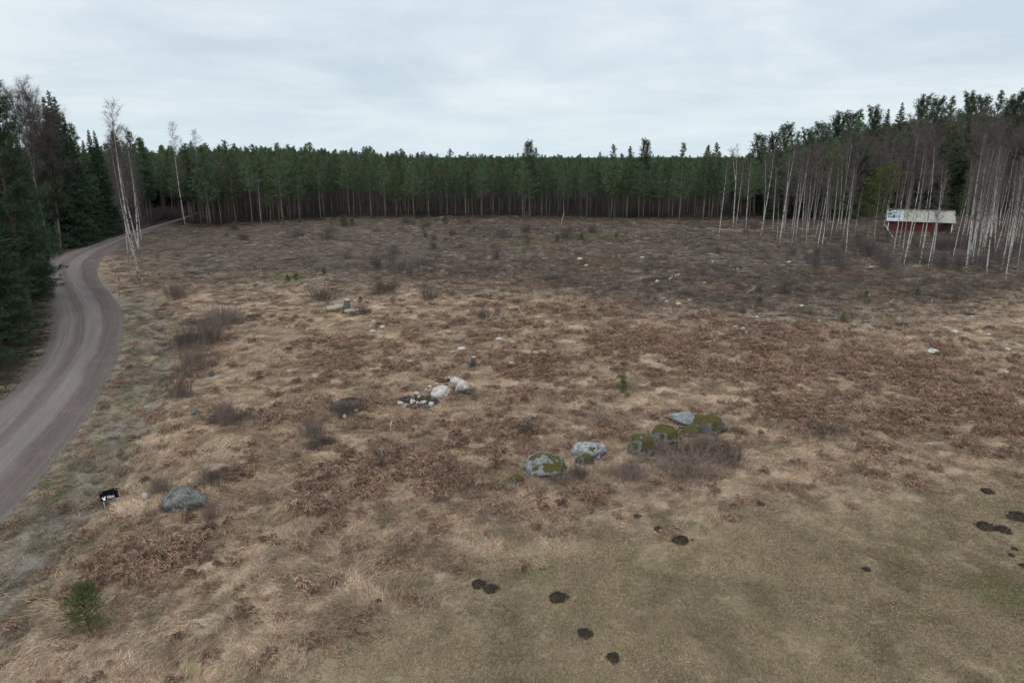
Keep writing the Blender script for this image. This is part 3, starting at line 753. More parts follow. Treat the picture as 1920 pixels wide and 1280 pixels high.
# ---------------------------------------------------------------- left wood along the road
LEFTT = [  # kind, px, base row, top row, label
    ('S', -190, 760, -60, 'huge dark spruce at the left edge nearest the camera'), ('S', -62, 700, 250, 'dark spruce hanging over the gravel road at the left edge'),
    ('P', 18, 596, 104, 'tallest dark pine in the upper left corner'), ('S', 12, 640, 345, 'bushy low spruce leaning out beside the road bend'),
    ('P', 82, 545, 268, 'spreading blue green pine at the inside of the road bend'), ('P', 30, 570, 235, 'dark green pine between the corner pine and the spreading one'), ('S', 40, 560, 330, 'dark spruce filling the gap under the spreading pine'), ('S', -40, 600, 200, 'dark spruce cut by the left edge behind the corner pine'), ('P', 100, 467, 280, 'pine with low branches over the left verge of the bend'),
    ('B', 44, 470, 150, 'large bare tree with fine pinkish twigs behind the corner pine'), ('B', 66, 466, 190, 'bare brown tree between the corner pine and the spruces'),
    ('S', 80, 461, 176, 'first of three pointed spruces on the left skyline'), ('S', 101, 459, 166, 'highest pointed spruce of the left skyline trio'), ('S', 124, 457, 178, 'third pointed spruce of the left skyline trio'),
    ('B', 98, 467, 240, 'bare forked grey tree in front of the spruces on the left'), ('S', 150, 455, 210, 'dark dense spruce right of the skyline trio'), ('P', 166, 452, 236, 'bushy conifer on the falling skyline left of the birches'),
    ('B', 145, 460, 290, 'bare grey tree leaning toward the road left of the birches'), ('S', 186, 447, 262, 'short spruce top left of the tall white birches'), ('S', 200, 443, 242, 'slim pointed spruce directly behind the left birch clump'),
    ('S', 216, 440, 244, 'second slim spruce behind the left birch clump'), ('S', 240, 440, 258, 'spruce peeping out right of the birch clump'), ('P', 268, 432, 250, 'pine behind the road left of the second birch'),
    ('P', 282, 430, 262, 'dense pine on the roadside skyline midway between the birches'), ('P', 300, 424, 250, 'taller pine on the roadside just left of the second birch'), ('P', 314, 420, 262, 'dark pine touching the second birch from the left'),
    ('P', 383, 420, 262, 'tall pine at the left end of the plantation'), ('P', 406, 420, 268, 'pine beside the left end of the plantation'), ('P', 352, 404, 285, 'darker pine beyond the end of the road'),
    ('B', 215, 452, 330, 'small bare brown tree behind the left birch clump'), ('B', 180, 462, 330, 'small bare brown tree by the verge beyond the bend'), ('B', 270, 436, 350, 'low bare tree beside the far stretch of road'),
    ('S', 130, 463, 300, 'low spruce under the skyline spruces'), ('S', 60, 474, 250, 'dark spruce under the bare pinkish tree')]
for kd, px, pb, pt, lab in LEFTT:
    p = at(px, pb); hh = top_h(p, pt); rz = px * 1.3
    if px >= 5 and pb < 620:
      d = ray(px, pt); xn = d[0] * p[1] / d[1]; 
      while float(road_rel(np.array([xn]), np.array([p[1]]))[1][0]) < (1.0 if pb > 520 else 3.0 if kd == 'S' and pb > 470 else 1.6): xn -= .4
      p = Vector((xn, p[1], terr1(xn, p[1])))     # stand it where its top shows at px
    if kd == 'S':
        v = SPRN[px % 2] if pb > 520 else SPR[px % 4]; s = hh / 16
        tree("spruce_tree", v, p, (max(s, .62) * .8 if pb < 520 else .92 if pb < 650 else 1.0) if pb > 470 else max(s, .62), rz, lab, None, sz=s)
    elif kd == 'P':
        v = (PLOW if pb > 470 else PBIG)[px % 3] if pb > 455 else PN2[px % 3]; h0 = 16.0 if pb > 455 else 12.0; s = hh / h0
        tree("pine_tree", v, p, s if pb < 455 else (.98 if pb > 520 else .66), rz, lab, None, sz=s)
    else:
        v, h0 = (BARF[px % 2], 16.0) if px < 105 else (BARE[px % 5], 15.0); s = hh / h0; tree("bare_tree", v, p, s * .85, rz, lab, None, sz=s)
# deeper trees behind, one mass
deep = []
for _ in range(900):
    yy = rp.uniform(30, 175); xx = rp.uniform(-120, -18)
    lo_ = float(road_rel(np.array([xx]), np.array([yy]))[1][0])
    if lo_ < 4.5 or lo_ > 45: continue
    if xx < -yy * .95 - 12: continue
    hh = np.interp(yy, [30, 60, 90, 130, 175], [15, 16, 15, 12.8, 11.8]) * rp.uniform(.72, .98)
    if xx > -yy * .53: hh *= .92
    deep.append((xx, yy, hh))
deep = np.array(deep)
JS = joined(SPR, M_SBARK, M_SPRUCE); JB2 = joined(BARE[:3], M_GBARK, M_GTWIG)
pk = rp.choice(len(JS) + 3 + 3, len(deep)); protos = JS + JP[:3] + JB2
h0 = np.array([16.0] * 4 + [12.0] * 3 + [15.0] * 3)[pk]
stuff("mixed_forest", "dark mixed spruce and pine wood filling the left side of the road", "forest", protos, np.c_[deep[:, :2], terr(deep[:, 0], deep[:, 1])], rp.random(len(deep)) * 6.28, deep[:, 2] / h0, np.full((len(deep), 3), .5), pk, .02)
# end of the road: close the gap with young growth
# ---------------------------------------------------------------- left birch clump and second birches
def birch_px(bx, by, tx, ty, label, group, lib_, k, h0, thick=1.0, name="birch_tree"):
    p = at(bx, by); hh = top_h(p, ty)
    # lean so that the top falls at tx
    d = ray(tx, ty); t = p[1] / d[1]; xt = d[0] * t; lean = math.atan2(xt - p[0], hh)
    s = hh / h0
    return tree(name, lib_[k % len(lib_)], p, s * thick, 0 if k % 2 else math.pi, label, group, sz=s, tilt=(0, lean))
GB = 'birches of the clump on the inside of the road bend'
for k, (bx, by, tx, ty, lab, th) in enumerate([(263, 530, 220, 195, 'white birch with the lowest foot and highest top in the left clump', 1.0), (241, 490, 226, 300, 'leftmost thin stem of the left birch clump', .8), (250, 486, 229, 262, 'second stem from the left in the left birch clump', .9),
                                              (260, 482, 233, 240, 'thick white stem in the middle of the left birch clump', 1.1), (262, 476, 243, 232, 'upright birch stem behind the thick one in the left clump', .9), (267, 462, 247, 300, 'rightmost slender stem of the left birch clump', .8)]):
    birch_px(bx, by, tx, ty, lab, GB, BIRT, k, 17.0, th)
for k, (bx, by, tx, ty, lab) in enumerate([(348, 425, 325, 232, 'tall birch with a pale feathery top beside the far road end'), (357, 415, 340, 262, 'thin birch right behind the tall one by the road end'), (382, 412, 360, 244, 'birch with a feathery top at the corner of the plantation'),
                                           (491, 430, 484, 335, 'thin white birch stem standing against the plantation on the left'), (415, 420, 408, 330, 'slender pale birch between the plantation corner pines')]):
    birch_px(bx, by, tx, ty, lab, None, BIRT if k < 3 else BIR, k, 17.0 if k < 3 else 13.0, .9)

# ---------------------------------------------------------------- right birch stand
RB = [(1347, 451, 1353, 330, 'F0', 'first single white birch from the left in front of the forest'), (1374, 434, 1383, 296, 'F', 'forked birch right of the first single one'), (1380, 425, 1386, 330, 'B', 'thin birch touching the forked one'),
      (1398, 441, 1409, 322, 'B', 'birch leaning right between the forked birch and the twin stems'), (1425, 449, 1430, 300, 'B', 'long birch of the twin stems by the dark pines'), (1430, 430, 1434, 315, 'B', 'shorter birch of the twin stems by the dark pines'),
      (1461, 462, 1468, 303, 'F', 'forked white birch with bare side limbs at the left of the stand'), (1470, 440, 1478, 330, 'B', 'thin birch right behind the forked one with bare limbs'), (1491, 443, 1499, 297, 'B', 'tall slim birch over heathy ground left of the pale pine'),
      (1504, 443, 1514, 330, 'B', 'birch immediately right of the tall slim one'), (1513, 437, 1523, 330, 'B', 'thin birch in the gap before the leaning trio'), (1538, 481, 1553, 348, 'B', 'curved birch standing forward with its foot in bare ground'),
      (1531, 475, 1541, 330, 'B', 'thin greenish birch beside the curved one'), (1570, 438, 1580, 320, 'B', 'left birch of the upright pair'), (1575, 436, 1594, 291, 'F', 'tall forked birch of the upright pair'), (1585, 490, 1603, 338, 'B', 'white birch with a kinked stem just left of the pale pine'),
      (1693, 503, 1719, 308, 'B', 'long curving birch passing in front of the barn roof'), (1724, 497, 1752, 300, 'B', 'slim birch in front of the barn middle'), (1739, 507, 1759, 360, 'B', 'stout white birch in front of the barn right half'),
      (1746, 500, 1768, 335, 'B', 'birch close behind the stout one before the barn'), (1783, 497, 1800, 350, 'B', 'thin birch in front of the small dark pine'), (1811, 514, 1845, 278, 'T', 'tallest birch right of the barn leaning outward'), (1822, 499, 1868, 326, 'B', 'strongly leaning birch right of the tallest one'),
      (1841, 474, 1871, 320, 'B', 'birch with its foot behind the brush right of the barn'), (1849, 518, 1900, 330, 'F', 'forked birch standing forward near the right edge'), (1877, 508, 1905, 350, 'B', 'white birch left of the corner birch'),
      (1884, 531, 1925, 372, 'B', 'nearest white birch at the right edge of the photo'), (1907, 508, 1930, 395, 'B', 'short visible birch stem cut by the right edge'), (1835, 458, 1862, 335, 'B', 'slim birch among the dense trunks right of the small pine'),
      (1800, 463, 1822, 330, 'B', 'birch behind the small dark pine'), (1483, 442, 1492, 340, 'B', 'faint thin birch left of the tall slim one'), (1550, 435, 1558, 340, 'B', 'small birch before the upright pair'), (1950, 520, 1990, 340, 'B', 'birch just beyond the right edge')]
GR = 'white birches of the stand around the barn'
for k, (bx, by, tx, ty, kd, lab) in enumerate(RB):
    L_, h0 = (BIRF, 13.5) if kd[0] == 'F' and kd != 'F0' else (BIRT, 17.0) if kd == 'T' else (BIR, 13.0)
    birch_px(bx, by, tx, ty - 25, lab, GR, L_, k, h0, 1.0)
GR2 = 'thin birches crowded around and behind the barn'
LR2 = 'thin pale birch among the crowded stems around and behind the barn'
cnt = 0
while cnt < 84:
    px = rp.uniform(1440, 1990); pb = rp.uniform(419, 470) if px < 1650 else rp.uniform(424, 500)
    if 1655 < px < 1815 and 418 < pb < 444: continue
    if 1600 < px < 1810 and pb >= 444 and rp.random() < .75: continue
    if rp.random() > (.35 + .65 * (px > 1660)): continue
    p = at(px, pb); top = np.interp(px, [1440, 1600, 1700, 1920], [330, 318, 300, 285]) + rp.uniform(-15, 40)
    hh = max(5, top_h(p, top)); s = hh / 13
    tree("birch_tree", BIR[rp.integers(0, 6)], p, s * rp.uniform(.75, 1.0), rp.random() * 6.28, LR2, GR2, sz=s, tilt=(rp.normal(0, .03), rp.normal(.05, .03)))
    cnt += 1
# pines in the stand
for px, pb, pt, s_, lab, k in [(1645, 452, 322, 1.25, 'pale green round pine left of the barn', 0), (1806, 452, 330, .85, 'small dense dark green pine at the right end of the barn', 1), (1562, 437, 315, .7, 'small olive pine between the birches left of the pale pine', 1), (1622, 445, 345, 1.0, 'lower pine touching the pale round pine', 1)]:
    p = at(px, pb); hh = top_h(p, pt); tree("pine_tree", PLIGHT[k], p, hh / 10 * s_ * .85, px, lab, None, sz=hh / 10)
# forest behind on the rising ground
RF = [('P', 1420, 418, 262), ('P', 1432, 414, 275), ('P', 1448, 418, 258), ('P', 1472, 418, 243), ('P', 1492, 416, 250), ('P', 1510, 415, 252), ('P', 1530, 415, 240), ('P', 1548, 414, 235), ('P', 1566, 414, 222), ('P', 1590, 413, 222), ('P', 1602, 413, 209),
      ('P', 1628, 412, 211), ('S', 1653, 412, 203), ('S', 1677, 412, 191), ('P', 1717, 410, 190), ('P', 1745, 410, 196), ('P', 1768, 410, 184), ('P', 1800, 409, 184), ('P', 1822, 409, 192), ('P', 1856, 408, 173), ('P', 1882, 408, 192), ('P', 1904, 408, 182), ('P', 1935, 408, 178), ('S', 1965, 408, 180), ('P', 2000, 408, 170)]
ORD = ['leftmost', 'second', 'third', 'fourth', 'fifth', 'sixth', 'seventh']; seen_ = {}
for k, (kd, px, pb, pt) in enumerate(RF):
    d = ray(px, 300); yy = 150 + 6 * ((k * 37) % 5); xx = d[0] / d[1] * yy; p = Vector((xx, yy, terr1(xx, yy))); hh = top_h(p, pt)
    pos = ['over the gap beside the plantation', 'over the left birches', 'over the middle of the birch stand', 'above the barn', 'above the right birches'][min(4, int((px - 1400) / 105))]
    if kd == 'S': tree("spruce_tree", SPR[k % 4], p, hh / 16 * 1.35, k, 'pointed dark spruce ' + ('left' if px < 1660 else 'right' if px < 1700 else 'far right') + ' on the skyline above the barn', None, sz=hh / 16)
    elif k % 3 == 1:
        q_ = seen_[(1, pos)] = seen_.get((1, pos), -1) + 1; tree("pine_tree", PN2[k % 3], p, hh / 12, k, ORD[q_] + ' narrow pine on the hillside skyline ' + pos, 'skyline pines of the right hillside', sz=hh / 12)
    else:
        q_ = seen_[(0, pos)] = seen_.get((0, pos), -1) + 1; tree("pine_tree", PBIG[k % 3], p, hh / 16 * .8, k, ORD[q_] + ' bushy pine on the hillside skyline ' + pos, 'skyline pines of the right hillside', sz=hh / 16)
GD = 'bare grey deciduous trees on the right hillside'
for k in range(44):
    px = rp.uniform(1500, 2010); yy = rp.uniform(122, 150); d = ray(px, 300); xx = d[0] / d[1] * yy; p = Vector((xx, yy, terr1(xx, yy)))
    top = np.interp(px, [1440, 1560, 1660, 1760, 1920], [325, 290, 240, 225, 205]) + rp.uniform(-5, 65); hh = max(6, top_h(p, top))
    tree("bare_tree", BARE[rp.integers(0, 5)], p, hh / 15, rp.random() * 6.28, 'bare grey brown tree on the hillside behind the birch stand', GD, sz=hh / 15)
deep = []
for _ in range(1500):
    yy = rp.uniform(128, 215); xx = rp.uniform(40, 190)
    if xx > yy * .95 + 5 or xx < 48 + (yy - 128) * .2: continue
    px_ = 960 + FPX * xx / (yy * cp + CAM_H * sp)
    top = np.interp(px_, [1400, 1470, 1560, 1660, 1760, 1920, 2100], [292, 262, 238, 222, 208, 200, 195]) + 8
    hh = top_h(Vector((xx, yy, terr1(xx, yy))), top) * rp.uniform(.75, 1.0)
    deep.append((xx, yy, max(6, hh)))
deep = np.array(deep)
pk = rp.choice(10, len(deep), p=[.09] * 4 + [.10] * 3 + [.34 / 3] * 3)
h0 = np.array([16.0] * 4 + [12.0] * 3 + [15.0] * 3)[pk]
stuff("hillside_forest", "dense mixed forest covering the rising ground at the right", "forest", protos, np.c_[deep[:, :2], terr(deep[:, 0], deep[:, 1])], rp.random(len(deep)) * 6.28, np.stack([np.minimum(deep[:, 2] / h0, 1.3)] * 2 + [deep[:, 2] / h0], 1), np.full((len(deep), 3), .5), pk, .02)

# ---------------------------------------------------------------- brush: shrubs
def shrub_mesh(n, h, rad, seed, m, out=.35, wd=.009, tw=6, thick=.010):
    rng = np.random.default_rng(seed); g = Geo(); PA, DA, LA = [], [], []
    for k in range(n):
        p0 = np.array([rng.normal(0, rad * .35), rng.normal(0, rad * .35), -.05]); d = unit(np.array([rng.normal(0, out), rng.normal(0, out), 1.])); L = h * (.5 + .6 * rng.random())
        s_ = np.linspace(0, 1, 5)[:, None]; B = p0 + d * L * s_; B[:, :2] += (p0[:2] * .6 + rng.normal(0, .1, 2)) * s_ ** 2 * L; B[:, 2] -= .06 * L * s_[:, 0] ** 2
        g.add(*tube(B, np.linspace(thick, thick * .35, 5), 3, False))
        m_ = tw; tt = .25 + .7 * rng.random(m_); PA.append(along(B, tt)); DA.append(unit(d + rng.normal(0, .45, (m_, 3)))); LA.append(L * (.12 + .25 * rng.random(m_)))
    PA, DA, LA = map(np.concatenate, (PA, DA, LA)); g.add(*ribbons(PA, DA, LA, wd, .02, 2, rng))
    q = np.repeat(np.arange(len(PA)), 2); t = .3 + .6 * rng.random(len(q))
    g.add(*ribbons(PA[q] + DA[q] * (LA[q] * t)[:, None], unit(DA[q] + rng.normal(0, .5, (len(q), 3))), LA[q] * .5, wd * .7, .0, 1, rng))
    return g.mesh("bare_shrub", [m])
SH_TALL = [shrub_mesh(26, 1.5, .7, 600 + k, M_STEM, .28) for k in range(3)]
SH_LOW = [shrub_mesh(170, .7, 1.5, 610 + k, M_DSTEM, .5, tw=10, wd=.008, thick=.007) for k in range(3)]
SH_BR = [shrub_mesh(240, .8, 1.7, 620 + k, M_STEM, .4, tw=10, wd=.008, thick=.007) for k in range(3)]
SH_TAN = [shrub_mesh(22, 1.1, .4, 630 + k, M_TANSTEM, .22, tw=3) for k in range(2)]
SH_BIGL = [shrub_mesh(90, 2.4, 2.2, 640 + k, M_TWIG, .22, tw=12, thick=.010, wd=.011) for k in range(3)]
SHD = {}
def shrub(px, py, w_, h_, L_, lab, group=None, name="bare_shrub"):
    p = at(px, py); me_ = L_[int(px) % len(L_)]; dim = SHD.get(me_.name) or SHD.setdefault(me_.name, [np.ptp(np.array([v.co[i] for v in me_.vertices])) for i in (0, 2)])
    sx = px2m(p, w_) / max(.3, dim[0]); szz = px2m(p, h_) / max(.3, dim[1])
    return tag(obj(name, me_, None, p, (0, 0, px * .37), (sx, sx, szz)), lab, "shrub", group)
shrub(748, 1040, 95, 95, SH_TALL, 'largest upright bare bush growing alone in the pale grass')
shrub(752, 1042, 60, 80, SH_TAN, 'pale straw stems growing up through the large lone bush')
shrub(455, 1170, 45, 60, SH_TAN, 'thin tan stems in the grass right of the pine sapling')
shrub(320, 1240, 60, 85, SH_TAN, 'ragged pale stems near the bottom edge left of centre')
shrub(395, 975, 60, 50, SH_BR, 'reddish brown bush right of the grey boulder by the sign')
shrub(298, 925, 60, 55, SH_BR, 'brown bush directly behind the boulder by the sign')
shrub(402, 908, 80, 45, SH_LOW, 'dark low bush above the boulder by the sign')
shrub(607, 835, 85, 40, SH_LOW, 'darkest low brush heap left of the white pole')
shrub(585, 815, 90, 50, SH_BR, 'brown brush behind the dark heap left of the white pole')
shrub(425, 795, 100, 70, SH_BR, 'tall brown brush right of the roadside ditch')
shrub(340, 745, 100, 60, SH_LOW, 'dark brush on the far bank of the ditch at its middle')
shrub(370, 690, 110, 75, SH_BR, 'brown thicket beside the green strip of the ditch')
shrub(395, 640, 130, 80, SH_BR, 'largest brown thicket right of the road')
shrub(350, 655, 80, 70, SH_LOW, 'dark thicket bordering the bright green ditch grass')
shrub(420, 610, 110, 55, SH_BR, 'brushwood at the upper end of the roadside thicket')
shrub(330, 560, 70, 45, SH_BR, 'brush at the turn of the verge above the ditch')
shrub(470, 565, 30, 40, SH_TAN, 'red brown tuft of stems on the straw patch above the thicket')
shrub(650, 775, 110, 40, SH_LOW, 'dark twigs around the dug hollow in the bracken')
shrub(1290, 885, 250, 55, SH_BR, 'wide brown bramble mass in front of the mossy boulders')
shrub(1370, 868, 120, 45, SH_LOW, 'dark brambles at the right end of the mossy boulders')
shrub(1180, 900, 140, 50, SH_BR, 'grey brown brambles below the rounded mossy boulder')
shrub(1085, 895, 70, 45, SH_LOW, 'twiggy growth in the gap between the two left boulders')
shrub(1125, 795, 70, 45, SH_TALL, 'spiky bare bush above the pale lichened boulder')
shrub(985, 815, 90, 45, SH_LOW, 'sparse dark bush left above the row of boulders')
shrub(715, 880, 40, 45, SH_LOW, 'small grey bush below the leaning white pole')
shrub(1545, 815, 130, 30, SH_LOW, 'flat grey brush where the bracken meets the pale grass')
shrub(885, 690, 25, 30, SH_LOW, 'small grey bush behind the pile of white stones')
shrub(1045, 905, 70, 30, SH_BR, 'brown stems in front of the leftmost boulder of the row')
shrub(1235, 850, 60, 40, SH_BR, 'brown stems between the rounded and the slab topped boulders')
shrub(1320, 845, 90, 50, SH_BR, 'brown stems climbing the broad mossy boulder')
shrub(870, 740, 60, 22, SH_LOW, 'dark twigs in front of the white stones')
shrub(790, 765, 50, 18, SH_LOW, 'dark twigs at the lower end of the white stone pile')
GBR = 'grey brush thickets scattered over the far clearing'
for k, (px, py, w_, h_) in enumerate([(705, 505, 60, 50), (745, 515, 90, 60), (790, 505, 70, 55), (735, 495, 60, 50), (770, 520, 70, 45), (820, 490, 40, 35)]):
    shrub(px, py, w_, h_, SH_BIGL, ['left end', 'tallest part', 'right part', 'back', 'front', 'right tip'][k] + ' of the grey sapling thicket left of centre in the clearing', 'sapling thicket left of centre')
for k in range(70):
    px = rp.uniform(430, 1900); py = rp.uniform(425, 600)
    if rp.random() < .4: px = rp.uniform(400, 1450); py = rp.uniform(412, 450)
    s_ = np.interp(py, [410, 600], [.5, 1.0])
    shrub(px, py, rp.uniform(25, 90) * s_, rp.uniform(18, 48) * s_, SH_BIGL if rp.random() < .5 else SH_LOW, 'grey brown brush thicket in the far half of the clearing', GBR)
GBS = 'grey brush at the feet of the birches'
for k in range(60):
    px = rp.uniform(1480, 1915); py = rp.uniform(452, 510)
    shrub(px, py, rp.uniform(30, 80), rp.uniform(25, 55), SH_BIGL, 'grey purple brush under the birch stand', GBS)
for k, (px, w_) in enumerate([(1668, 30), (1695, 34), (1722, 30), (1748, 34), (1776, 34), (1802, 30)]):
    shrub(px, 442, w_, 17, SH_BIGL, ['leftmost', 'second', 'third', 'fourth', 'fifth', 'rightmost'][k] + ' low bush along the foot of the red barn wall', 'low bushes along the barn')
GLB = 'bare undergrowth along the far side of the road'
for k in range(42):
    q = rp.integers(45, NR - 3); n_ = RL[q + 1] - RL[q]; n_ = np.array([-n_[1], n_[0]]) / np.linalg.norm(n_); c = RL[q] + n_ * rp.uniform(1.0, 5)
    me_ = SH_BIGL[k % 3]; tag(obj("bare_shrub", me_, None, (c[0], c[1], terr1(*c)), (0, 0, k), rp.uniform(.6, 1.15)), 'bare grey undergrowth at the wood edge along the left side of the road', 'shrub', GLB)

# saplings (thin pale stems) in the clearing
SAPL = lib(birch, M_GBARK, M_TWIG, 3, 700, h=4.0, r0=.028, nb=12, base=.5, cw=.5, tw=5)
for k, (bx, by, tx, ty, lab) in enumerate([(1026, 483, 1028, 427, 'small birch sapling with a yellowish top standing alone in the middle of the clearing'), (1184, 548, 1187, 485, 'thin leafless sapling alone right of centre in the clearing'), (975, 446, 978, 405, 'pale sapling before the forest left of the yellowish one'),
                                           (1100, 447, 1099, 410, 'first sapling of a pair before the forest middle'), (1104, 443, 1106, 412, 'second sapling of a pair before the forest middle'), (1121, 460, 1121, 425, 'short sapling between the pair and the shrub clump'), (951, 512, 953, 465, 'slender sapling beside the sandy track'), (1140, 440, 1143, 395, 'left stem of the reddish sapling clump by the forest'), (1150, 440, 1150, 392, 'right stem of the reddish sapling clump by the forest'),
                                           (588, 962, 587, 905, 'single thin bare stem in the straw grass below the bracken'), (1520, 514, 1526, 455, 'thin sapling in front of the birch stand'), (742, 515, 740, 468, 'first pale stem in the grey thicket'), (762, 505, 761, 462, 'last pale stem in the grey thicket'), (715, 510, 714, 465, 'left pale stem in the grey thicket'), (1385, 585, 1384, 540, 'thin sapling standing in the scrub on the right')]):
    birch_px(bx, by, tx, ty, lab, None, SAPL, k, 4.0, .8, name="bare_sapling")

# young pines
def young(px, pb, pt, lab, k=0, w_=1.0, name="pine_sapling"):
    p = at(px, pb); EXCL.append((p[0], p[1], .2)); hh = top_h(p, pt); return tree(name, SMALLP[k % 3], p, hh / 1.4 * w_, px, lab, None, sz=hh / 1.4)
young(168, 1180, 1100, 'bright green pine sapling in the lower left corner', 0, 1.3)
young(1168, 738, 712, 'tiny green pine in the grass right of centre', 1, 1.3)
young(835, 422, 407, 'young green pine bush by the forest edge at the centre', 2, 1.6); young(645, 424, 405, 'young dark green pine by the plantation edge left of centre', 0, 1.5)
young(660, 424, 412, 'low green pine bush beside the young plantation edge pine', 1, 1.8)
for k, (px, py, lab) in enumerate([(1623, 560, 'small green pine seedling in the scrub below the barn'), (1424, 572, 'small green pine seedling in front of the birches'), (1720, 556, 'small pale green seedling below the stout birch'), (1580, 604, 'yellow green seedling in the right bracken'), (1063, 450, 'yellow green seedling at the back of the clearing'), (1090, 452, 'wide green seedling at the back of the clearing'), (1045, 455, 'dark green seedling left of the wide one at the back'), (990, 458, 'green seedling on the heather patch at the back'), (676, 570, 'yellow green seedling behind the log pile'), (540, 530, 'pale green seedling on the heath left'), (556, 528, 'second pale green seedling on the heath left'), (608, 518, 'green seedling left of the grey thicket'), (1155, 452, 'green seedling by the reddish sapling clump')]):
    young(px, py, py - 14, lab, k, 1.25)

# ---------------------------------------------------------------- rocks
def rock_mesh(seed, sub_=4, rough=.26, sq=(1, 1, 1), ang=.97):
    bm = bmesh.new(); bmesh.ops.create_icosphere(bm, subdivisions=sub_, radius=1)
    rr = random.Random(seed); off = Vector((rr.uniform(0, 90), rr.uniform(0, 90), rr.uniform(0, 90)))
    planes = [(Vector((rr.gauss(0, 1), rr.gauss(0, 1), rr.gauss(0, .8))).normalized(), rr.uniform(.62, .86)) for _ in range(8)]
    for v in bm.verts:
        d = v.co.normalized(); r = 1 + rough * (mnoise.fractal(d * 1.1 + off, .9, 2, 4)) 
        for n_, lim in planes:
            k = d.dot(n_)
            if k * r > lim: r = r * (1 - ang) + ang * lim / k
        r += .035 * mnoise.fractal(d * 4.5 + off, .7, 2, 4)
        v.co = Vector((d.x * r * sq[0], d.y * r * sq[1], d.z * r * sq[2]))
    me_ = bpy.data.meshes.new("rock"); bm.to_mesh(me_); bm.free()
    me_.polygons.foreach_set('use_smooth', [True] * len(me_.polygons)); return me_
RK = {}
def rock(px, py, w_, h_, m_, label, cat='boulder', name='boulder', seed=None, group=None, dz=0.0, rz=None, d_=.8, tilt=(0, 0)):
    """px,py = centre of the visible stone; w_,h_ its photo size"""
    p = at(px, py + h_ * .42); seed = seed if seed is not None else int(px * 7 + py)
    sub_ = 5 if w_ > 40 else 4 if w_ > 14 else 3
    key = (seed, sub_, m_.name); me_ = RK.get(key)
    if me_ is None:
        me_ = rock_mesh(seed, sub_); me_.materials.append(m_); RK[key] = me_
    hw = px2m(p, w_) / 2 / .92; hh = px2m(p, h_) / 2 * (1.15 if w_ > 30 else 1.25)
    p = p + Vector((0, hw * d_ * .6, 0))
    EXCL.append((p[0], p[1], hw * .95 if hw > .3 else hw + .2))
    if hw < .3: dz += .04
    o = obj(name, me_, None, (p[0], p[1], p[2] + hh * .35 + dz), (tilt[0], tilt[1], (rz if rz is not None else 0)), (hw, hw * d_, hh))
    return tag(o, label, cat, group)
rock(1022, 873, 84, 44, M_ROCKM, 'grey lichened boulder with a moss cap at the left end of the boulder row', seed=3)
rock(1103, 842, 68, 46, M_ROCKL, 'pale lichen covered round boulder second from the left in the row', seed=11)
rock(1096, 862, 36, 26, M_ROCKMM, 'small mossy stone at the foot of the pale lichened boulder', 'stone', 'stone', seed=21)
rock(1203, 834, 56, 50, M_ROCKMM, 'rounded boulder with an olive moss face in the middle of the row', seed=8)
rock(1252, 815, 52, 38, M_ROCKMM, 'mossy boulder just left below the grey slab', seed=30)
rock(1286, 788, 50, 22, M_ROCKS, 'bare blue grey slab lying on top of the mossy rocks', 'slab', 'stone_slab', seed=14, dz=.12, tilt=(.1, .25))
rock(1332, 798, 62, 42, M_ROCKMM, 'broad moss covered boulder at the right end of the row', seed=41)
rock(1290, 806, 42, 28, M_ROCKMM, 'low mossy rock carrying the grey slab', seed=45)
rock(1352, 804, 22, 18, M_ROCKG, 'small grey stone on the right flank of the broad mossy boulder', 'stone', 'stone', seed=47, dz=.1)
rock(968, 900, 32, 22, M_ROCKMM, 'small mossy stone left below the boulder row', 'stone', 'stone', seed=52)
rock(1036, 900, 12, 9, M_ROCKMM, 'tiny mossy stone under the leftmost boulder', 'stone', 'stone', seed=53)
rock(335, 935, 74, 54, M_ROCKG, 'large dark grey boulder beside the black sign', seed=64, tilt=(0, .30))
rock(271, 932, 13, 16, M_ROCKP, 'small white stone between the sign and the grey boulder', 'stone', 'stone', seed=61)
rock(826, 735, 38, 24, M_ROCKP, 'largest white boulder of the stone pile', seed=70)
rock(866, 724, 30, 22, M_ROCKP, 'white slanting boulder at the right end of the stone pile', seed=71, tilt=(0, -.3))
rock(856, 714, 22, 14, M_ROCKP, 'pale boulder behind the slanting white one', seed=72)
GS = 'white stones of the pile left of centre'
for k, (px, py, w_, h_, lab) in enumerate([(751, 757, 13, 8, 'white edged stone at the left tip of the pile'), (773, 753, 13, 10, 'upright white stone left of the cluster'), (782, 756, 8, 7, 'small white stone beside the upright one'), (793, 756, 14, 9, 'flat pale stone in the lower cluster'), (808, 759, 14, 8, 'low pale stone at the right of the lower cluster'), (781, 739, 11, 7, 'white stone in the middle of the pile above the cluster'), (785, 745, 7, 6, 'small pale stone just under the middle one'), (798, 732, 6, 4, 'tiny white stone between middle and hollow'), (806, 725, 8, 5, 'white stone at the lower rim of the leafy hollow'), (842, 709, 6, 5, 'white stone at the upper right rim of the hollow'), (836, 711, 5, 4, 'tiny white stone in the hollow'), (820, 720, 5, 4, 'tiny white stone at the front of the hollow'), (845, 734, 8, 6, 'chip of white stone right of the largest boulder')]):
    rock(px, py, w_, h_, M_ROCKP, lab, 'stone', 'stone', seed=80 + k, group=GS, rz=k * 1.1, tilt=(.3 * math.sin(k * 2.3), .35 * math.cos(k * 1.7)))
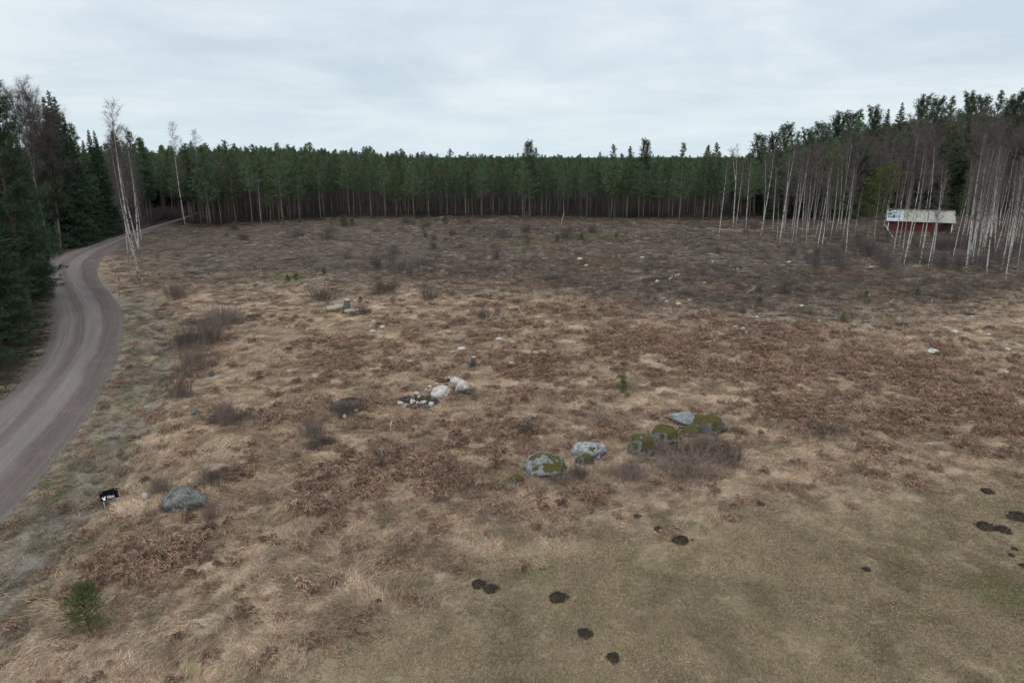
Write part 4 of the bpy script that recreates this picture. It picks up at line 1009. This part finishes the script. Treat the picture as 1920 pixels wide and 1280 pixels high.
for k, (px, py, w_, h_, lab) in enumerate([(766, 762, 11, 7, 'grey stone half buried below the upright white one'), (800, 764, 12, 7, 'dark grey stone at the lower edge of the small stones'), (774, 747, 9, 6, 'grey stone above the upright white one'), (812, 748, 11, 7, 'grey stone left of the largest white boulder'), (850, 728, 9, 7, 'grey stone between the two big white boulders'), (836, 722, 9, 6, 'grey stone on top of the pile by the hollow'), (878, 737, 12, 7, 'grey stone at the lower right end of the pile'), (797, 745, 7, 6, 'small grey stone in the middle of the pile')]):
    rock(px, py, w_, h_, M_ROCKG, lab, 'stone', 'stone', seed=120 + k, group=GS, rz=k * 1.3, tilt=(.3 * math.sin(k), .3))
rock(667, 771, 9, 7, M_ROCKP, 'round pale stone in the dug hollow', 'stone', 'stone', seed=90)
rock(646, 782, 6, 8, M_ROCKP, 'white stone at the lower rim of the dug hollow', 'stone', 'stone', seed=91)
GP2 = 'pale stones scattered about the clearing'
for k, (px, py, w_, h_, lab) in enumerate([(937, 637, 13, 7, 'white stone alone in the centre of the clearing'), (717, 614, 10, 6, 'white stone right of the log pile'), (700, 603, 8, 5, 'small white stone nearer the log pile'), (698, 621, 10, 5, 'pale stone left below its neighbour right of the log pile'), (865, 654, 16, 6, 'flat pale stone below the centre left'), (1088, 486, 12, 5, 'bright white stone in the far clearing'), (1205, 483, 9, 4, 'white stone in the far clearing right of the bright one'), (1233, 528, 8, 7, 'round white stone in the dark pit'), (1322, 531, 7, 4, 'white stone right of the dark pit'), (1243, 560, 6, 5, 'oval white stone at the heath edge'), (1250, 566, 6, 4, 'ring shaped pale stone at the heath edge'), (1273, 570, 12, 5, 'flat white stone at the heath edge'),
                                            (1293, 564, 6, 3, 'small white stone right of the flat one'), (1753, 658, 20, 10, 'white rock cluster in the right bracken'), (1793, 622, 14, 6, 'white stone with dark hole behind on the right'), (1891, 699, 12, 5, 'pale stone near the right edge in bracken'), (1892, 656, 11, 5, 'pale stone by the small stake near the right edge'), (1624, 604, 11, 5, 'white stone on grey scrub at right'), (1562, 592, 10, 6, 'white stone cluster left of the grey scrub'), (1505, 574, 9, 5, 'white stone near the leaning stick'), (1536, 602, 6, 4, 'small pale stone in the right heath'), (1547, 582, 5, 3, 'tiny white stone above the cluster'), (1855, 628, 8, 4, 'pale stone right of the holed one'), (1420, 595, 8, 4, 'pale stone left of the white log'), (1380, 613, 8, 4, 'pale stone beside the short white log'), (1394, 616, 7, 4, 'pale stone touching the short white log'), (690, 583, 14, 8, 'dull grey stone right of the log pile'), (1336, 490, 5, 4, 'tiny white stone at the back of the heath'), (1383, 505, 5, 4, 'tiny white stone further right at the back'), (1100, 498, 9, 4, 'white stone just below the bright one'), (1480, 492, 7, 4, 'white stone before the left birches'), (1635, 500, 9, 4, 'white stone under the birches'), (1532, 497, 8, 3, 'white stone before the curved birch'), (520, 648, 4, 3, 'tiny white stone in the left straw'), (350, 860, 7, 5, 'grey pebble above the boulder by the sign'), (365, 775, 16, 12, 'grey stone in the ditch brush'), (396, 700, 9, 12, 'grey upright stone in the thicket')]):
    rock(px, py, w_ * 1.1, h_ * 1.1, M_ROCKG if 'grey' in lab else M_ROCKP, lab, 'stone', 'stone', seed=80 + k % 6, group=None)

# stumps and logs
def stump(px, py, w_, h_, lab, m_=None):
    p = at(px, py + h_ / 2); r = px2m(p, w_) / 2; h = px2m(p, h_); rng = np.random.default_rng(int(px)); k = 16
    g = Geo(); an = np.linspace(0, 2 * np.pi, k, endpoint=False); V = []
    for zz_, rr_ in ((-.1, 1.45), (.1 * h, 1.2), (.4 * h, 1.02), (h, .96)):
        V.append(np.stack([np.cos(an) * r * rr_ * (1 + .1 * np.sin(an * 5 + px) * (rr_ - .7)), np.sin(an) * r * rr_, np.full(k, zz_) + rng.normal(0, .01, k)], 1))
    V = np.concatenate(V + [np.array([[0, 0, h + .005]])]); i = np.arange(3)[:, None] * k; j = np.arange(k)[None]; j2 = (j + 1) % k
    g.add(V, np.stack([i + j, i + j2, i + k + j2, i + k + j], -1).reshape(-1, 4), 0)
    g2 = Geo(); j = np.arange(k); g2.add(V, np.stack([3 * k + j, 3 * k + (j + 1) % k, np.full(k, 4 * k)], -1))
    root = obj("tree_stump", g.mesh("tree_stump", [m_ or M_STUMP], True), None, p, (.1, .12, 0)); tag(root, lab, 'stump')
    obj("cut_face", g2.mesh("cut_face", [M_CUT]), root)
def log(px, py, L, r, az, lab, mt=None, el=0.05, grp=None, name='log', cat='log', curve=.03):
    p = at(px, py); d = np.array([math.cos(az) * math.cos(el), math.sin(az) * math.cos(el), math.sin(el)]); t = np.linspace(-.5, .5, 7)[:, None]; rng = np.random.default_rng(int(px * 3 + py))
    P = d * L * t + np.array([-d[1], d[0], 0]) * curve * L * (1 - 4 * t ** 2); P[1:-1] += rng.normal(0, r * .25, (5, 3))
    g = Geo(); g.add(*tube(P, r * np.linspace(1, .72, 7), 8 if r > .06 else 5))
    if r < .06:
        for q in range(3):
            b0 = along(P, .25 + .6 * rng.random()); dd = unit(d + rng.normal(0, .6, 3)); dd[2] = abs(dd[2]); g.add(*tube(np.array([b0, b0 + dd * L * .15, b0 + dd * L * .26]), [r * .5, r * .35, r * .15], 4))
    root = obj(name, g.mesh(name, [mt or M_WOOD], True), None, p + Vector((0, 0, r * .9 + max(0, math.sin(el) * L * .5))))
    tag(root, lab, cat, grp); return root
log(628, 584, 1.3, .24, .5, 'thick pale log at the left of the small log pile', M_CUT); log(641, 578, 1.5, .2, .75, 'brown log on the back of the small log pile'); log(656, 587, .8, .18, .3, 'short log at the right of the small log pile')
stump(650, 570, 12, 19, 'grey green stump standing behind the log pile'); stump(887, 676, 9, 18, 'tall grey stump behind the white stones'); stump(1857, 652, 4, 12, 'short pale stump near the right edge'); stump(670, 583, 8, 6, 'low stump at the right of the log pile')
log(1420, 628, 1.6, .09, -.35, 'white barked log lying in the bracken on the right', M_BIRCH, curve=.1)
log(1262, 527, 2.2, .09, .7, 'crooked white log at the right of the dark pit', M_BIRCH, .25, curve=.08)
log(1435, 592, 3.0, .05, -.1, 'long thin pale pole lying across the right heath'); log(1412, 597, 2.2, .045, .3, 'shorter pale pole touching the long one on the right heath')
log(1408, 550, 1.6, .05, .7, 'leaning pale stick in the scrub left of a seedling', None, .3); log(1453, 609, 1.2, .04, -.9, 'short thin white stick in the right bracken'); log(1669, 572, 1.3, .05, .5, 'white forked branch tangle in the scrub below the barn', M_BIRCH, .3); log(1320, 428, 11, .05, .03, 'long grey trunk lying along the forest edge', M_STUMP); log(1000, 425, 13, .04, -.02, 'long fallen stem along the forest edge left of the young birches', M_STUMP); log(1055, 421, 2.5, .06, 1.2, 'leaning dead stick before the forest', None, .9)
log(645, 680, .5, .02, .8, 'thin white stick in the left bracken'); log(1629, 504, 2.0, .05, 2.2, 'fallen white stem under the pale pine', M_BIRCH, .4); log(1672, 470, 4.5, .06, 2.0, 'leaning dead white birch stem left of the barn', M_BIRCH, .8)
GFB = 'pale fallen branches scattered over the heath'
for k in range(130):
    px = rp.uniform(480, 1850); py = rp.uniform(450, 600)
    log(px, py, rp.uniform(.5, 1.9), rp.uniform(.012, .032), rp.uniform(-.5, .6) + (math.pi if rp.random() < .5 else 0), 'thin grey fallen branch lying on the far heath', None, abs(rp.normal(0, .1)), GFB, 'fallen_branch', 'branch')

# ---------------------------------------------------------------- molehills and dug pits
def mole_mesh(seed):
    rng = np.random.default_rng(seed); g = Geo(); n = 26; an = np.linspace(0, 2 * np.pi, n, endpoint=False); V = []
    rings = [(1.12, -.05), (1.0, .02), (.82, .14), (.6, .24), (.35, .30), (.12, .33)]
    lob = 1 + .14 * np.sin(an * 2 + rng.random() * 6) + .1 * np.sin(an * 3 + rng.random() * 6) + .06 * np.sin(an * 5 + rng.random() * 6)
    for r, zz_ in rings: V.append(np.stack([np.cos(an) * r * lob * (1 + rng.normal(0, .05, n)), np.sin(an) * r * lob * (1 + rng.normal(0, .05, n)), zz_ + rng.normal(0, .035, n) * (zz_ > 0)], 1))
    V = np.concatenate(V + [np.array([[0, 0, .34]])]); k = n; i = np.arange(len(rings) - 1)[:, None] * k; j = np.arange(k)[None]; j2 = (j + 1) % k
    g.add(V, np.stack([i + j, i + j2, i + k + j2, i + k + j], -1).reshape(-1, 4)); j = np.arange(k); g.add(V, np.stack([5 * k + j, 5 * k + (j + 1) % k, np.full(k, 6 * k)], -1))
    bm = bmesh.new(); bmesh.ops.create_icosphere(bm, subdivisions=1, radius=1); iv = np.array([v.co[:] for v in bm.verts]); fi = np.array([[v.index for v in f.verts] for f in bm.faces]); bm.free()
    for _ in range(120):
        r = 1.25 * math.sqrt(rng.random()); a_ = rng.random() * 6.28; s = rng.uniform(.03, .12) * (1.1 if r < 1 else .6); zc_ = max(0, .33 * (1 - r ** 2)) + s * .3
        g.add(iv * s * rng.uniform(.7, 1.3, (12, 1)) + np.array([r * math.cos(a_), r * math.sin(a_), zc_]), fi)
    return g.mesh("molehill", [M_SOIL])
MOLE = [mole_mesh(900 + k) for k in range(4)]
for k, (px, py, w_, lab) in enumerate([(898, 1096, 23, 'left molehill of the touching pair below the red tipped stake'), (921, 1105, 24, 'right molehill of the touching pair below the red tipped stake'), (1047, 1121, 29, 'wide molehill right of the touching pair'), (1097, 1188, 24, 'molehill below the wide one toward the bottom edge'), (1150, 1234, 23, 'lowest molehill nearest the bottom edge'), (1276, 1014, 27, 'larger molehill of the two below the bramble mass'), (1235, 994, 18, 'smaller molehill of the two below the bramble mass'), (1624, 1068, 13, 'lone small molehill in the middle of the right meadow'), (1851, 922, 19, 'uppermost molehill near the right edge'), (1847, 988, 28, 'left large molehill near the right edge'), (1881, 994, 23, 'molehill in the middle of three near the right edge'), (1910, 970, 34, 'largest molehill cut by the right edge'), (1373, 950, 15, 'faint molehill below the pale grass'), (1425, 945, 15, 'faint molehill right of its twin below the pale grass'), (709, 1128, 12, 'tiny dark molehill in the left foreground'), (1902, 1030, 10, 'small molehill below the three at the right edge'), (1896, 1041, 9, 'second small molehill below the three at the right edge'), (1918, 1061, 12, 'small molehill cut by the right edge'), (1298, 1013, 5, 'tiny soil heap beside the larger bramble side molehill'), (1195, 970, 16, 'small brown heap left above the two molehills')]):
    p = at(px, py); r = px2m(p, w_) / 2 * 1.08
    EXCL.append((p[0], p[1], r * 1.0))
    tag(obj("molehill", MOLE[k % 4], None, p + Vector((0, 0, .03)), (0, 0, k * 1.7), (r, r, r * 1.2)), lab, 'molehill', None if r > 1 else 'molehills')
def pit(px, py, w_, h_, lab, m_=M_SOIL, seed=0, name='dug_hollow'):
    p = at(px, py); rw = px2m(p, w_) / 2; rd = rw * .7; rng = np.random.default_rng(seed); n = 28; an = np.linspace(0, 2 * np.pi, n, endpoint=False)
    lob = 1 + .15 * np.sin(an * 2 + seed) + .12 * np.sin(an * 3 + seed * 2); rings = [(1.15, -.02), (1.0, .10), (.8, .13), (.62, .03), (.3, .02), (.08, .02)]; V = []
    for r, zz_ in rings: V.append(np.stack([np.cos(an) * r * lob * rw * (1 + rng.normal(0, .04, n)), np.sin(an) * r * lob * rd * (1 + rng.normal(0, .04, n)), zz_ * rw * .8 + rng.normal(0, .02, n) + .04], 1))
    V = np.concatenate(V + [np.array([[0, 0, .05]])]); k = n; i = np.arange(5)[:, None] * k; j = np.arange(k)[None]; j2 = (j + 1) % k
    g = Geo(); g.add(V, np.stack([i + j, i + j2, i + k + j2, i + k + j], -1).reshape(-1, 4)); j = np.arange(k); g.add(V, np.stack([5 * k + j, 5 * k + (j + 1) % k, np.full(k, 6 * k)], -1))
    pm_ = g.mesh(name, [M_SOIL, m_], True); rr0 = rw * .78
    for f_ in pm_.polygons: f_.material_index = int(math.hypot(f_.center[0], f_.center[1] / .7) < rr0)
    EXCL.append((p[0], p[1], rw * 1.0)); tag(obj(name, pm_, None, p), lab, 'hollow')
M_LEAF = m_plain("brown_leaf_litter", (.10, .045, .025), 1, .6, 14, .02, .8); M_GSOIL = m_plain("grey_brown_soil", (.10, .08, .07), 1, .4, 12, .02, .8)
pit(785, 751, 62, 22, 'bare dark earth under the small stones of the pile', M_SOIL, 21, 'soil_patch'); pit(862, 733, 40, 12, 'dark earth below the white boulders', M_SOIL, 23, 'soil_patch')
pit(826, 714, 34, 14, 'dark hollow full of brown leaves behind the white boulders', M_LEAF, 3); pit(650, 758, 62, 26, 'dug hollow with bare grey soil in the bracken', M_GSOIL, 5)
pit(1228, 526, 50, 12, 'dark pit with a white stone inside in the far heath', M_SOIL, 7); pit(908, 556, 30, 8, 'dark soil mound at the edge of the heath', M_SOIL, 9); pit(845, 592, 12, 5, 'small dark hole in the bracken above the centre', M_SOIL, 11); pit(545, 487, 24, 6, 'dark slash heap on the left heath', M_SOIL, 12); pit(1127, 578, 12, 4, 'small black hole near the heath edge', M_SOIL, 13)

# ---------------------------------------------------------------- stakes
def stake(px, pb, ptx, pty, r, mbody, mtip, lab, tipf=.25):
    p = at(px, pb); hh = top_h(p, pty); d = ray(ptx, pty); xt = d[0] * p[1] / d[1]
    top = np.array([xt - p[0], 0, hh]); root = bpy.data.objects.new("marker_stake", None); COL.objects.link(root); root.location = p; root.empty_display_size = .2
    tag(root, lab, 'stake'); a_ = top * (1 - tipf)
    g = Geo(); g.add(*tube(np.array([[0, 0, -.2], a_ * .5, a_]), r, 8)); obj("pole", g.mesh("pole", [mbody], True), root)
    g = Geo(); g.add(*tube(np.array([a_ - top * .001, a_ + top * tipf * .9, top]), [r * 1.35, r * 1.35, r * .8], 8)); obj("tip", g.mesh("tip", [mtip], True), root)
stake(916, 1037, 909, 993, .018, M_WOOD, M_RED, 'thin grey stake with a red top in the pale grass')
stake(223, 556, 223, 515, .03, M_ORANGE, M_ORANGE, 'orange snow stick on the right verge of the bend')
stake(97, 556, 80, 527, .03, M_ORANGE, M_ORANGE, 'leaning orange snow stick on the left verge of the bend')
stake(730, 811, 737, 779, .022, M_ROCKP, M_ROCKP, 'leaning white pole standing in the bracken')
stake(714, 866, 716, 838, .014, M_WOOD, M_WOOD, 'short grey stake below the leaning white pole')
stake(1878, 660, 1882, 638, .025, M_WOOD, M_ROCKP, 'short pale stake near the right edge')
stake(1745, 580, 1748, 562, .025, M_WOOD, M_ROCKP, 'thin pale stake in the scrub below the barn', .3)

# ---------------------------------------------------------------- sign
def box(g, c, s, m=0):
    c = np.array(c, float); s = np.array(s, float) / 2
    V = c + s * np.array([[a, b, d] for a in (-1, 1) for b in (-1, 1) for d in (-1, 1)])
    g.add(V, np.array([[0, 1, 3, 2], [4, 6, 7, 5], [0, 4, 5, 1], [2, 3, 7, 6], [0, 2, 6, 4], [1, 5, 7, 3]]), m); return g
M_BLACK = m_plain("black_sign_panel", (.006, .006, .008), .9, .2, 5, .03, 0); M_WHITE = m_plain("white_print", (.75, .75, .78), .6, .03, 5, .1, 0); M_GREYP = m_plain("grey_print", (.16, .17, .17), .6, .03, 5, .1, 0)
p = at(210, 950); sw = px2m(p, 30); sh = px2m(p, 17) / .93
root = bpy.data.objects.new("sign", None); COL.objects.link(root); root.location = p; root.rotation_euler = (R(-24), R(-7), R(26)); root.empty_display_size = .2
EXCL.append((p[0], p[1] - .1, .3)); tag(root, 'small black sign board with white logo and lettering in the roadside grass', 'sign')
g = Geo(); z0 = .28; box(g, (0, 0, z0 + sh / 2), (sw, .03, sh)); obj("panel", g.mesh("panel", [M_BLACK]), root)
g = Geo()
for sx in (-1, 1): pst = Geo(); box(pst, (sx * sw * .38, .035, .10 + sh * .3), (.035, .035, .6 + sh * .3)); obj("post", pst.mesh("post", [M_WOOD]), root)
# logo: a forked leaf-like mark (two lobes over a round base)
g = Geo(); y_ = -.0175
def fan(g, pts):
    pts = np.array(pts, float); V = np.concatenate([np.c_[pts[:, 0], np.full(len(pts), y_ - .002), pts[:, 1]], [[pts[:, 0].mean(), y_ - .002, pts[:, 1].mean()]]]); n = len(pts); j = np.arange(n); g.add(V, np.stack([j, (j + 1) % n, np.full(n, n)], -1))
an = np.linspace(0, 2 * np.pi, 18, endpoint=False); lx, lz = -sw * .355, z0 + sh * .22
fan(g, [(lx + sw * .06 + math.cos(a_) * sw * .07, lz - sh * .06 + math.sin(a_) * sh * .11) for a_ in an])
fan(g, [(lx - sw * .02 + math.cos(a_) * sw * .03, lz + sh * .09 + math.sin(a_) * sh * .09) for a_ in an])
fan(g, [(lx + sw * .04, lz + sh * .06), (lx + sw * .13, lz + sh * .05), (lx + sw * .16, lz + sh * .19), (lx + sw * .06, lz + sh * .17)])
obj("logo", g.mesh("logo", [M_WHITE]), root)
for k, (wd_, fz) in enumerate([(.22, .37), (.36, .265), (.40, .15)]):      # three lines of small white capitals
    rl = random.Random(k + 4); g = Geo(); xx = -sw * .13; end = xx + sw * wd_; hgt = sh * .075
    while xx < end:
        cw_ = sw * rl.uniform(.020, .030); kind_ = rl.randrange(4); st_ = sw * .009
        box(g, (xx + st_ / 2, y_, z0 + sh * fz), (st_, .004, hgt))
        if kind_ in (0, 1, 3): box(g, (xx + st_ + (cw_ - st_) / 2, y_, z0 + sh * fz + hgt / 2 - st_ * .6), (cw_ - st_, .004, st_ * 1.1))
        if kind_ in (0, 2): box(g, (xx + st_ + (cw_ - st_) / 2, y_, z0 + sh * fz - hgt / 2 + st_ * .6), (cw_ - st_, .004, st_ * 1.1))
        if kind_ in (1, 3): box(g, (xx + cw_ + st_ / 2, y_, z0 + sh * fz), (st_, .004, hgt))
        xx += cw_ + sw * .014
    obj("lettering", g.mesh("lettering", [M_WHITE]), root)
g = Geo(); box(g, (-sw * .4, y_, z0 + sh * .88), (sw * .12, .004, sh * .06)); box(g, (sw * .41, y_, z0 + sh * .86), (sw * .1, .004, sh * .08)); obj("corner_print", g.mesh("corner_print", [M_GREYP]), root)

# ---------------------------------------------------------------- barn
def m_planks():
    m, t = mat("red_planks"); g = t.n('ShaderNodeTexCoord').outputs['Object']; s = t.n('ShaderNodeSeparateXYZ', ins={0: g})
    fr_ = t.math('FRACT', t.math('MULTIPLY', s.outputs[0], 5.5)); e = t.math('LESS_THAN', fr_, .12); n = t.noise(g, 4, 5, .7); n2 = t.noise(g, 1.2, 3)
    c = t.mix(t.mapr(n, .3, .7), (.085, .020, .017), (.13, .028, .023)); c = t.mix(t.mapr(n2, .5, .75, 0, .5), c, (.10, .03, .025)); c = t.mix(e, c, (.05, .01, .01)); t.out(c, .9, .1); return m
def m_roof(c1, c2, nm):
    m, t = mat(nm); g = t.n('ShaderNodeTexCoord').outputs['Object']; s = t.n('ShaderNodeSeparateXYZ', ins={0: g}); n = t.noise(g, 1.6, 6, .7, .6)
    wv = t.math('SINE', t.math('MULTIPLY', s.outputs[0], 38)); c = t.mix(t.mapr(n, .35, .65), c1, c2); jo = t.math('LESS_THAN', t.math('FRACT', t.math('MULTIPLY', s.outputs[0], .9)), .035)
    c = t.mix(t.math('MULTIPLY', jo, .5), c, (.12, .12, .11)); t.out(c, .6, .3, wv, .5, .03); return m
pl = at(1675, 434); pr = at(1800, 438)
c0 = Vector(((pl[0] + pr[0]) / 2 + .35, (pl[1] + pr[1]) / 2 + 3.0, pl[2])); LB = 8.9; DB = 4.6; HE = 1.95; HR = 3.35
root = bpy.data.objects.new("barn", None); COL.objects.link(root); root.location = (c0[0], c0[1], min(terr1(c0[0], c0[1]), pl[2]) - .05); root.rotation_euler = (0, 0, R(-26)); tag(root, 'long low red timber barn with a pale metal roof behind the birches', 'barn')
M_PL = m_planks(); wl_ = Geo()
box(wl_, (0, -DB / 2, HE / 2 - .2), (LB, .12, HE + .4)); box(wl_, (0, DB / 2, HE / 2 - .2), (LB, .12, HE + .4))
for sx in (-1, 1):
    xx = sx * (LB / 2 - .06); y1 = DB / 2 - .065; V = [(xx - .06, -y1, -.4), (xx - .06, y1, -.4), (xx - .06, y1, HE - .05), (xx - .06, 0, HR - .12), (xx - .06, -y1, HE - .05)]; V += [(a + .12, b, c) for a, b, c in V]
    wl_.add(V, [[0, 1, 2], [0, 2, 3], [0, 3, 4], [5, 7, 6], [5, 8, 7], [5, 9, 8]])
obj("wall", wl_.mesh("wall", [M_PL]), root)
MR1 = m_roof((.33, .315, .265), (.24, .235, .20), "weathered_roof_sheet"); MR2 = m_roof((.38, .41, .44), (.32, .35, .38), "bright_roof_sheet")
def slope(x0, x1, side, m_, name, dz=0):
    ov = .45; a_ = math.atan2(HR - HE, DB / 2); ye = side * (DB / 2 + ov); ze = HE - ov * math.tan(a_); t_ = .05
    V = [(x0, ye, ze + dz), (x1, ye, ze + dz), (x1, side * .01, HR + dz), (x0, side * .01, HR + dz)]; V += [(a, b, c + t_) for a, b, c in V]
    g = Geo(); g.add(V, [[0, 3, 2, 1], [4, 5, 6, 7], [0, 1, 5, 4], [1, 2, 6, 5], [2, 3, 7, 6], [3, 0, 4, 7]]); return obj(name, g.mesh(name, [m_]), root)
xs = -LB / 2 - .35; slope(xs, xs + LB * .27, -1, MR2, "roof_sheet"); slope(xs + LB * .27 + .003, LB / 2 + .35, -1, MR1, "roof"); slope(xs, LB / 2 + .35, 1, MR1, "roof")
g = Geo(); box(g, (0, 0, HR + .09), (LB + .72, .3, .04)); obj("ridge_cap", g.mesh("ridge_cap", [MR1]), root)
g = Geo()
for sx in (-1, 1): box(g, (sx * LB / 2, -DB / 2 - .075, HE / 2 - .2), (.14, .025, HE + .35))
obj("corner_board", g.mesh("corner_board", [M_WHITE]), root)
M_DOOR = m_plain("dark_door_planks", (.03, .02, .018), .9, .3, 6)
g = Geo(); box(g, (LB * .38, -DB / 2 - .072, .85), (1.2, .02, 1.7)); obj("door", g.mesh("door", [M_DOOR]), root)

# ---------------------------------------------------------------- ground cover
rg = np.random.default_rng(21)
P_GRASS = [mat_tuft(140, .32, .28, .010, .26, .5, rg, m=M_GRASS) for _ in range(3)] + \
          [mat_tuft(110, .28, .25, .010, .5, 1.3, rg, m=M_GRASS) for _ in range(2)] + \
          [mat_tuft(80, .13, .34, .009, .8, 1.6, rg, m=M_GRASS) for _ in range(2)]
P_SHORT = [mat_tuft(150, .32, .095, .008, .55, 1.2, rg, m=M_GRASS) for _ in range(4)]
P_BRACK = [frond_tuft(9, rg, M_BRACK) for _ in range(5)]
P_HEATH = [twig_tuft(34, rg, M_HEATH, .32) for _ in range(3)] + [twig_tuft(30, rg, M_HEATH, .16, .009, .3, 1.4) for _ in range(3)]

def polar(bands, amax=46):
    out = []
    for r0, r1, dens in bands:
        n = int(math.radians(amax) * (r1 * r1 - r0 * r0) * dens)
        r = np.sqrt(RNG.uniform(r0 * r0, r1 * r1, n)); a = np.radians(RNG.uniform(-amax, amax, n))
        out.append(np.stack([r * np.sin(a), r * np.cos(a)], 1))
    return np.concatenate(out)
BANDS = [(10.5, 22, 24), (22, 34, 20), (34, 52, 12), (52, 80, 7), (80, 150, 2.5)]
pts = polar(BANDS); x, y = pts[:, 0], pts[:, 1]; r_ = np.hypot(x, y)
z = zones(x, y); ok = ((z['ro'] > .05 + .25 * RNG.random(len(x)) + .5 * (y > 55)) | (z['lo'] > .1)) & (in_wood(x, y) < 6) & ~((z['lo'] > .8) & (RNG.random(len(x)) < .7))
ok &= ~((z['verge'] > .3) & (np.abs(z['ro'] - 1.9 - (z['n'] - .5) * 1.5) < .85) & (RNG.random(len(x)) < .5))
for ex, ey, er in EXCL: ok &= (x - ex) ** 2 + ((y - ey) * 1.15) ** 2 > er * er
x, y, r_ = x[ok], y[ok], r_[ok]; z = {k: v[ok] for k, v in z.items()}
N = len(x); u = RNG.random(N)
cb = np.clip(z['brack'], 0, 1) * (.30 + .45 * sstep(.35, .65, fbm(x / .7, y / .7, 201, 3))) + .035 * (1 - z['mead']) * (1 - z['far']); chh = np.clip(z['heath'], 0, 1) * .88
typ = np.where(u < cb, 1, np.where(u < cb + chh * (1 - cb), 2, 0))
zz = terr(x, y)
big = np.interp(r_, [10, 35, 60, 120], [1, 1.05, 1.35, 2.0])
flow = (fbm(x / 3.2, y / 3.2, 77, 2) - .5) * 9 + (fbm(x / 14, y / 14, 41, 2) - .5) * 5
tn = zcol(z)
g0 = (typ == 0) | ((typ == 1) & (RNG.random(N) < .55)) | ((typ == 2) & (RNG.random(N) < .05))
gcol = lerp(STRAW[None] * np.ones((N, 1)), STRAW2, sstep(.3, .7, z['n2'])) * 1.18
gcol = lerp(gcol, np.array([.225, .150, .105]), z['brs'] * .75)
gcol = lerp(gcol, MEAD * 1.25, z['mead'] * .85); gcol = lerp(gcol, VERGE * 1.1, z['verge'] * .7)
gcol = lerp(gcol, GREEN * 1.2, z['green'] * (.35 + .5 * RNG.random(N))); gcol = lerp(gcol, HEATH2 * 1.6, z['far'] * .6)
gcol = lerp(gcol, GREEN * 1.1, (RNG.random(N) < .05 + .06 * z['mead'] + .12 * z['verge']) * .6)
gcol = lerp(gcol, np.array([.36, .29, .21]), ((RNG.random(N) < .10) * .7) * (1 - z['mead']))
gcol = gcol * (.78 + .5 * RNG.random(N))[:, None] * (.45 + .2 * z['mead'] + (1.1 - .4 * z['mead']) * fbm(x / .9, y / .9, 91, 3))[:, None]
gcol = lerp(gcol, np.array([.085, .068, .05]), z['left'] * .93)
def zsc(b_): return np.stack([b_, b_, np.minimum(b_, 1.15) * np.where((r_ > 55) & (x < -10), .55, 1.0)], 1)
def sub(m_, *arrs): return [a[m_] for a in arrs]
a = g0 & (z['mead'] < .5 * (.6 + .8 * RNG.random(N))); keep = a & (RNG.random(N) < .93)
pk = np.where(RNG.random(N) < .60, RNG.integers(0, 3, N), np.where(RNG.random(N) < .8, RNG.integers(3, 5, N), RNG.integers(5, 7, N)))
P3 = np.stack([x, y, zz + .01], 1)
stuff("grass", "matted pale straw coloured dead grass covering the clearing", "grass", P_GRASS, P3[keep], flow[keep] + RNG.normal(0, .35, keep.sum()), zsc(big * (.65 + .6 * RNG.random(N)))[keep], gcol[keep], pk[keep], .08)
b = g0 & ~a
stuff("meadow_grass", "short olive brown meadow turf in the near right corner", "grass", P_SHORT, P3[b], flow[b] * .6 + RNG.normal(0, .5, b.sum()), zsc(big * (.8 + .5 * RNG.random(N)))[b], gcol[b], None, .05)
c_ = (typ == 1) & (r_ < 90)
bc = lerp(BRACK[None] * np.ones((N, 1)), BRACK2, RNG.random(N)) * (.9 + .8 * RNG.random(N))[:, None]
stuff("bracken", "collapsed red brown dead bracken fronds among the grass", "bracken", P_BRACK, P3[c_], RNG.random(c_.sum()) * 6.28, zsc(big * (.7 + .6 * RNG.random(N)))[c_], bc[c_], None, .1)
d_ = typ == 2
hc = lerp(HEATHC[None] * np.ones((N, 1)), HEATH2, RNG.random(N)) * 1.25
hc = lerp(hc, np.array([.155, .095, .065]), .7 * sstep(.5, .68, fbm(x / 4.5, y / 4.5, 301, 3)))
hc = lerp(hc, GREEN * .8, z['green'] * .8 * (RNG.random(N) < .6))
hc = hc * (.40 + 1.2 * fbm(x / 2.2, y / 2.2, 13, 4))[:, None]
stuff("heath_scrub", "low dark grey brown heather and slash twigs over the far clearing", "scrub", P_HEATH, P3[d_], RNG.random(d_.sum()) * 6.28, zsc(big * (.6 + .7 * RNG.random(N)))[d_], hc[d_], None, .15)
def chip_mesh(rng):
    g = Geo()
    for _ in range(5):
        c = rng.normal(0, .5, 3) * np.array([1, 1, 0]); a_ = rng.random() * 3.14; L = .12 + .45 * rng.random(); d = np.array([math.cos(a_), math.sin(a_), rng.normal(0, .12)])
        g.add(*tube(np.array([c, c + d * L * .5, c + d * L + rng.normal(0, .03, 3)]) + np.array([0, 0, .09]), [.018, .016, .008], 4))
    return g.mesh("chips", [M_GRASS])
dp = np.stack([RNG.uniform(-38, 75, 4800), RNG.uniform(38, 128, 4800)], 1); zd = zones(dp[:, 0], dp[:, 1])
kd_ = (RNG.random(len(dp)) < .08 + .92 * zd['far']) & (zd['verge'] < .2) & (zd['ro'] > 3) & (in_wood(dp[:, 0], dp[:, 1]) < 0); kd_ |= (zd['ro'] > 50) & (zd['far'] > .5) & (in_wood(dp[:, 0], dp[:, 1]) < 0)
dp = dp[kd_]; nd = len(dp); bri = (RNG.random(nd) ** 7)[:, None]
stuff("slash_debris", "pale broken twigs and wood chips strewn over the dark far clearing", "debris", [chip_mesh(rg) for _ in range(4)], np.c_[dp, terr(dp[:, 0], dp[:, 1])], RNG.random(nd) * 6.28, .7 + .8 * RNG.random(nd), np.array([.10, .088, .078]) * (1 - bri) + np.array([.60, .56, .50]) * bri)
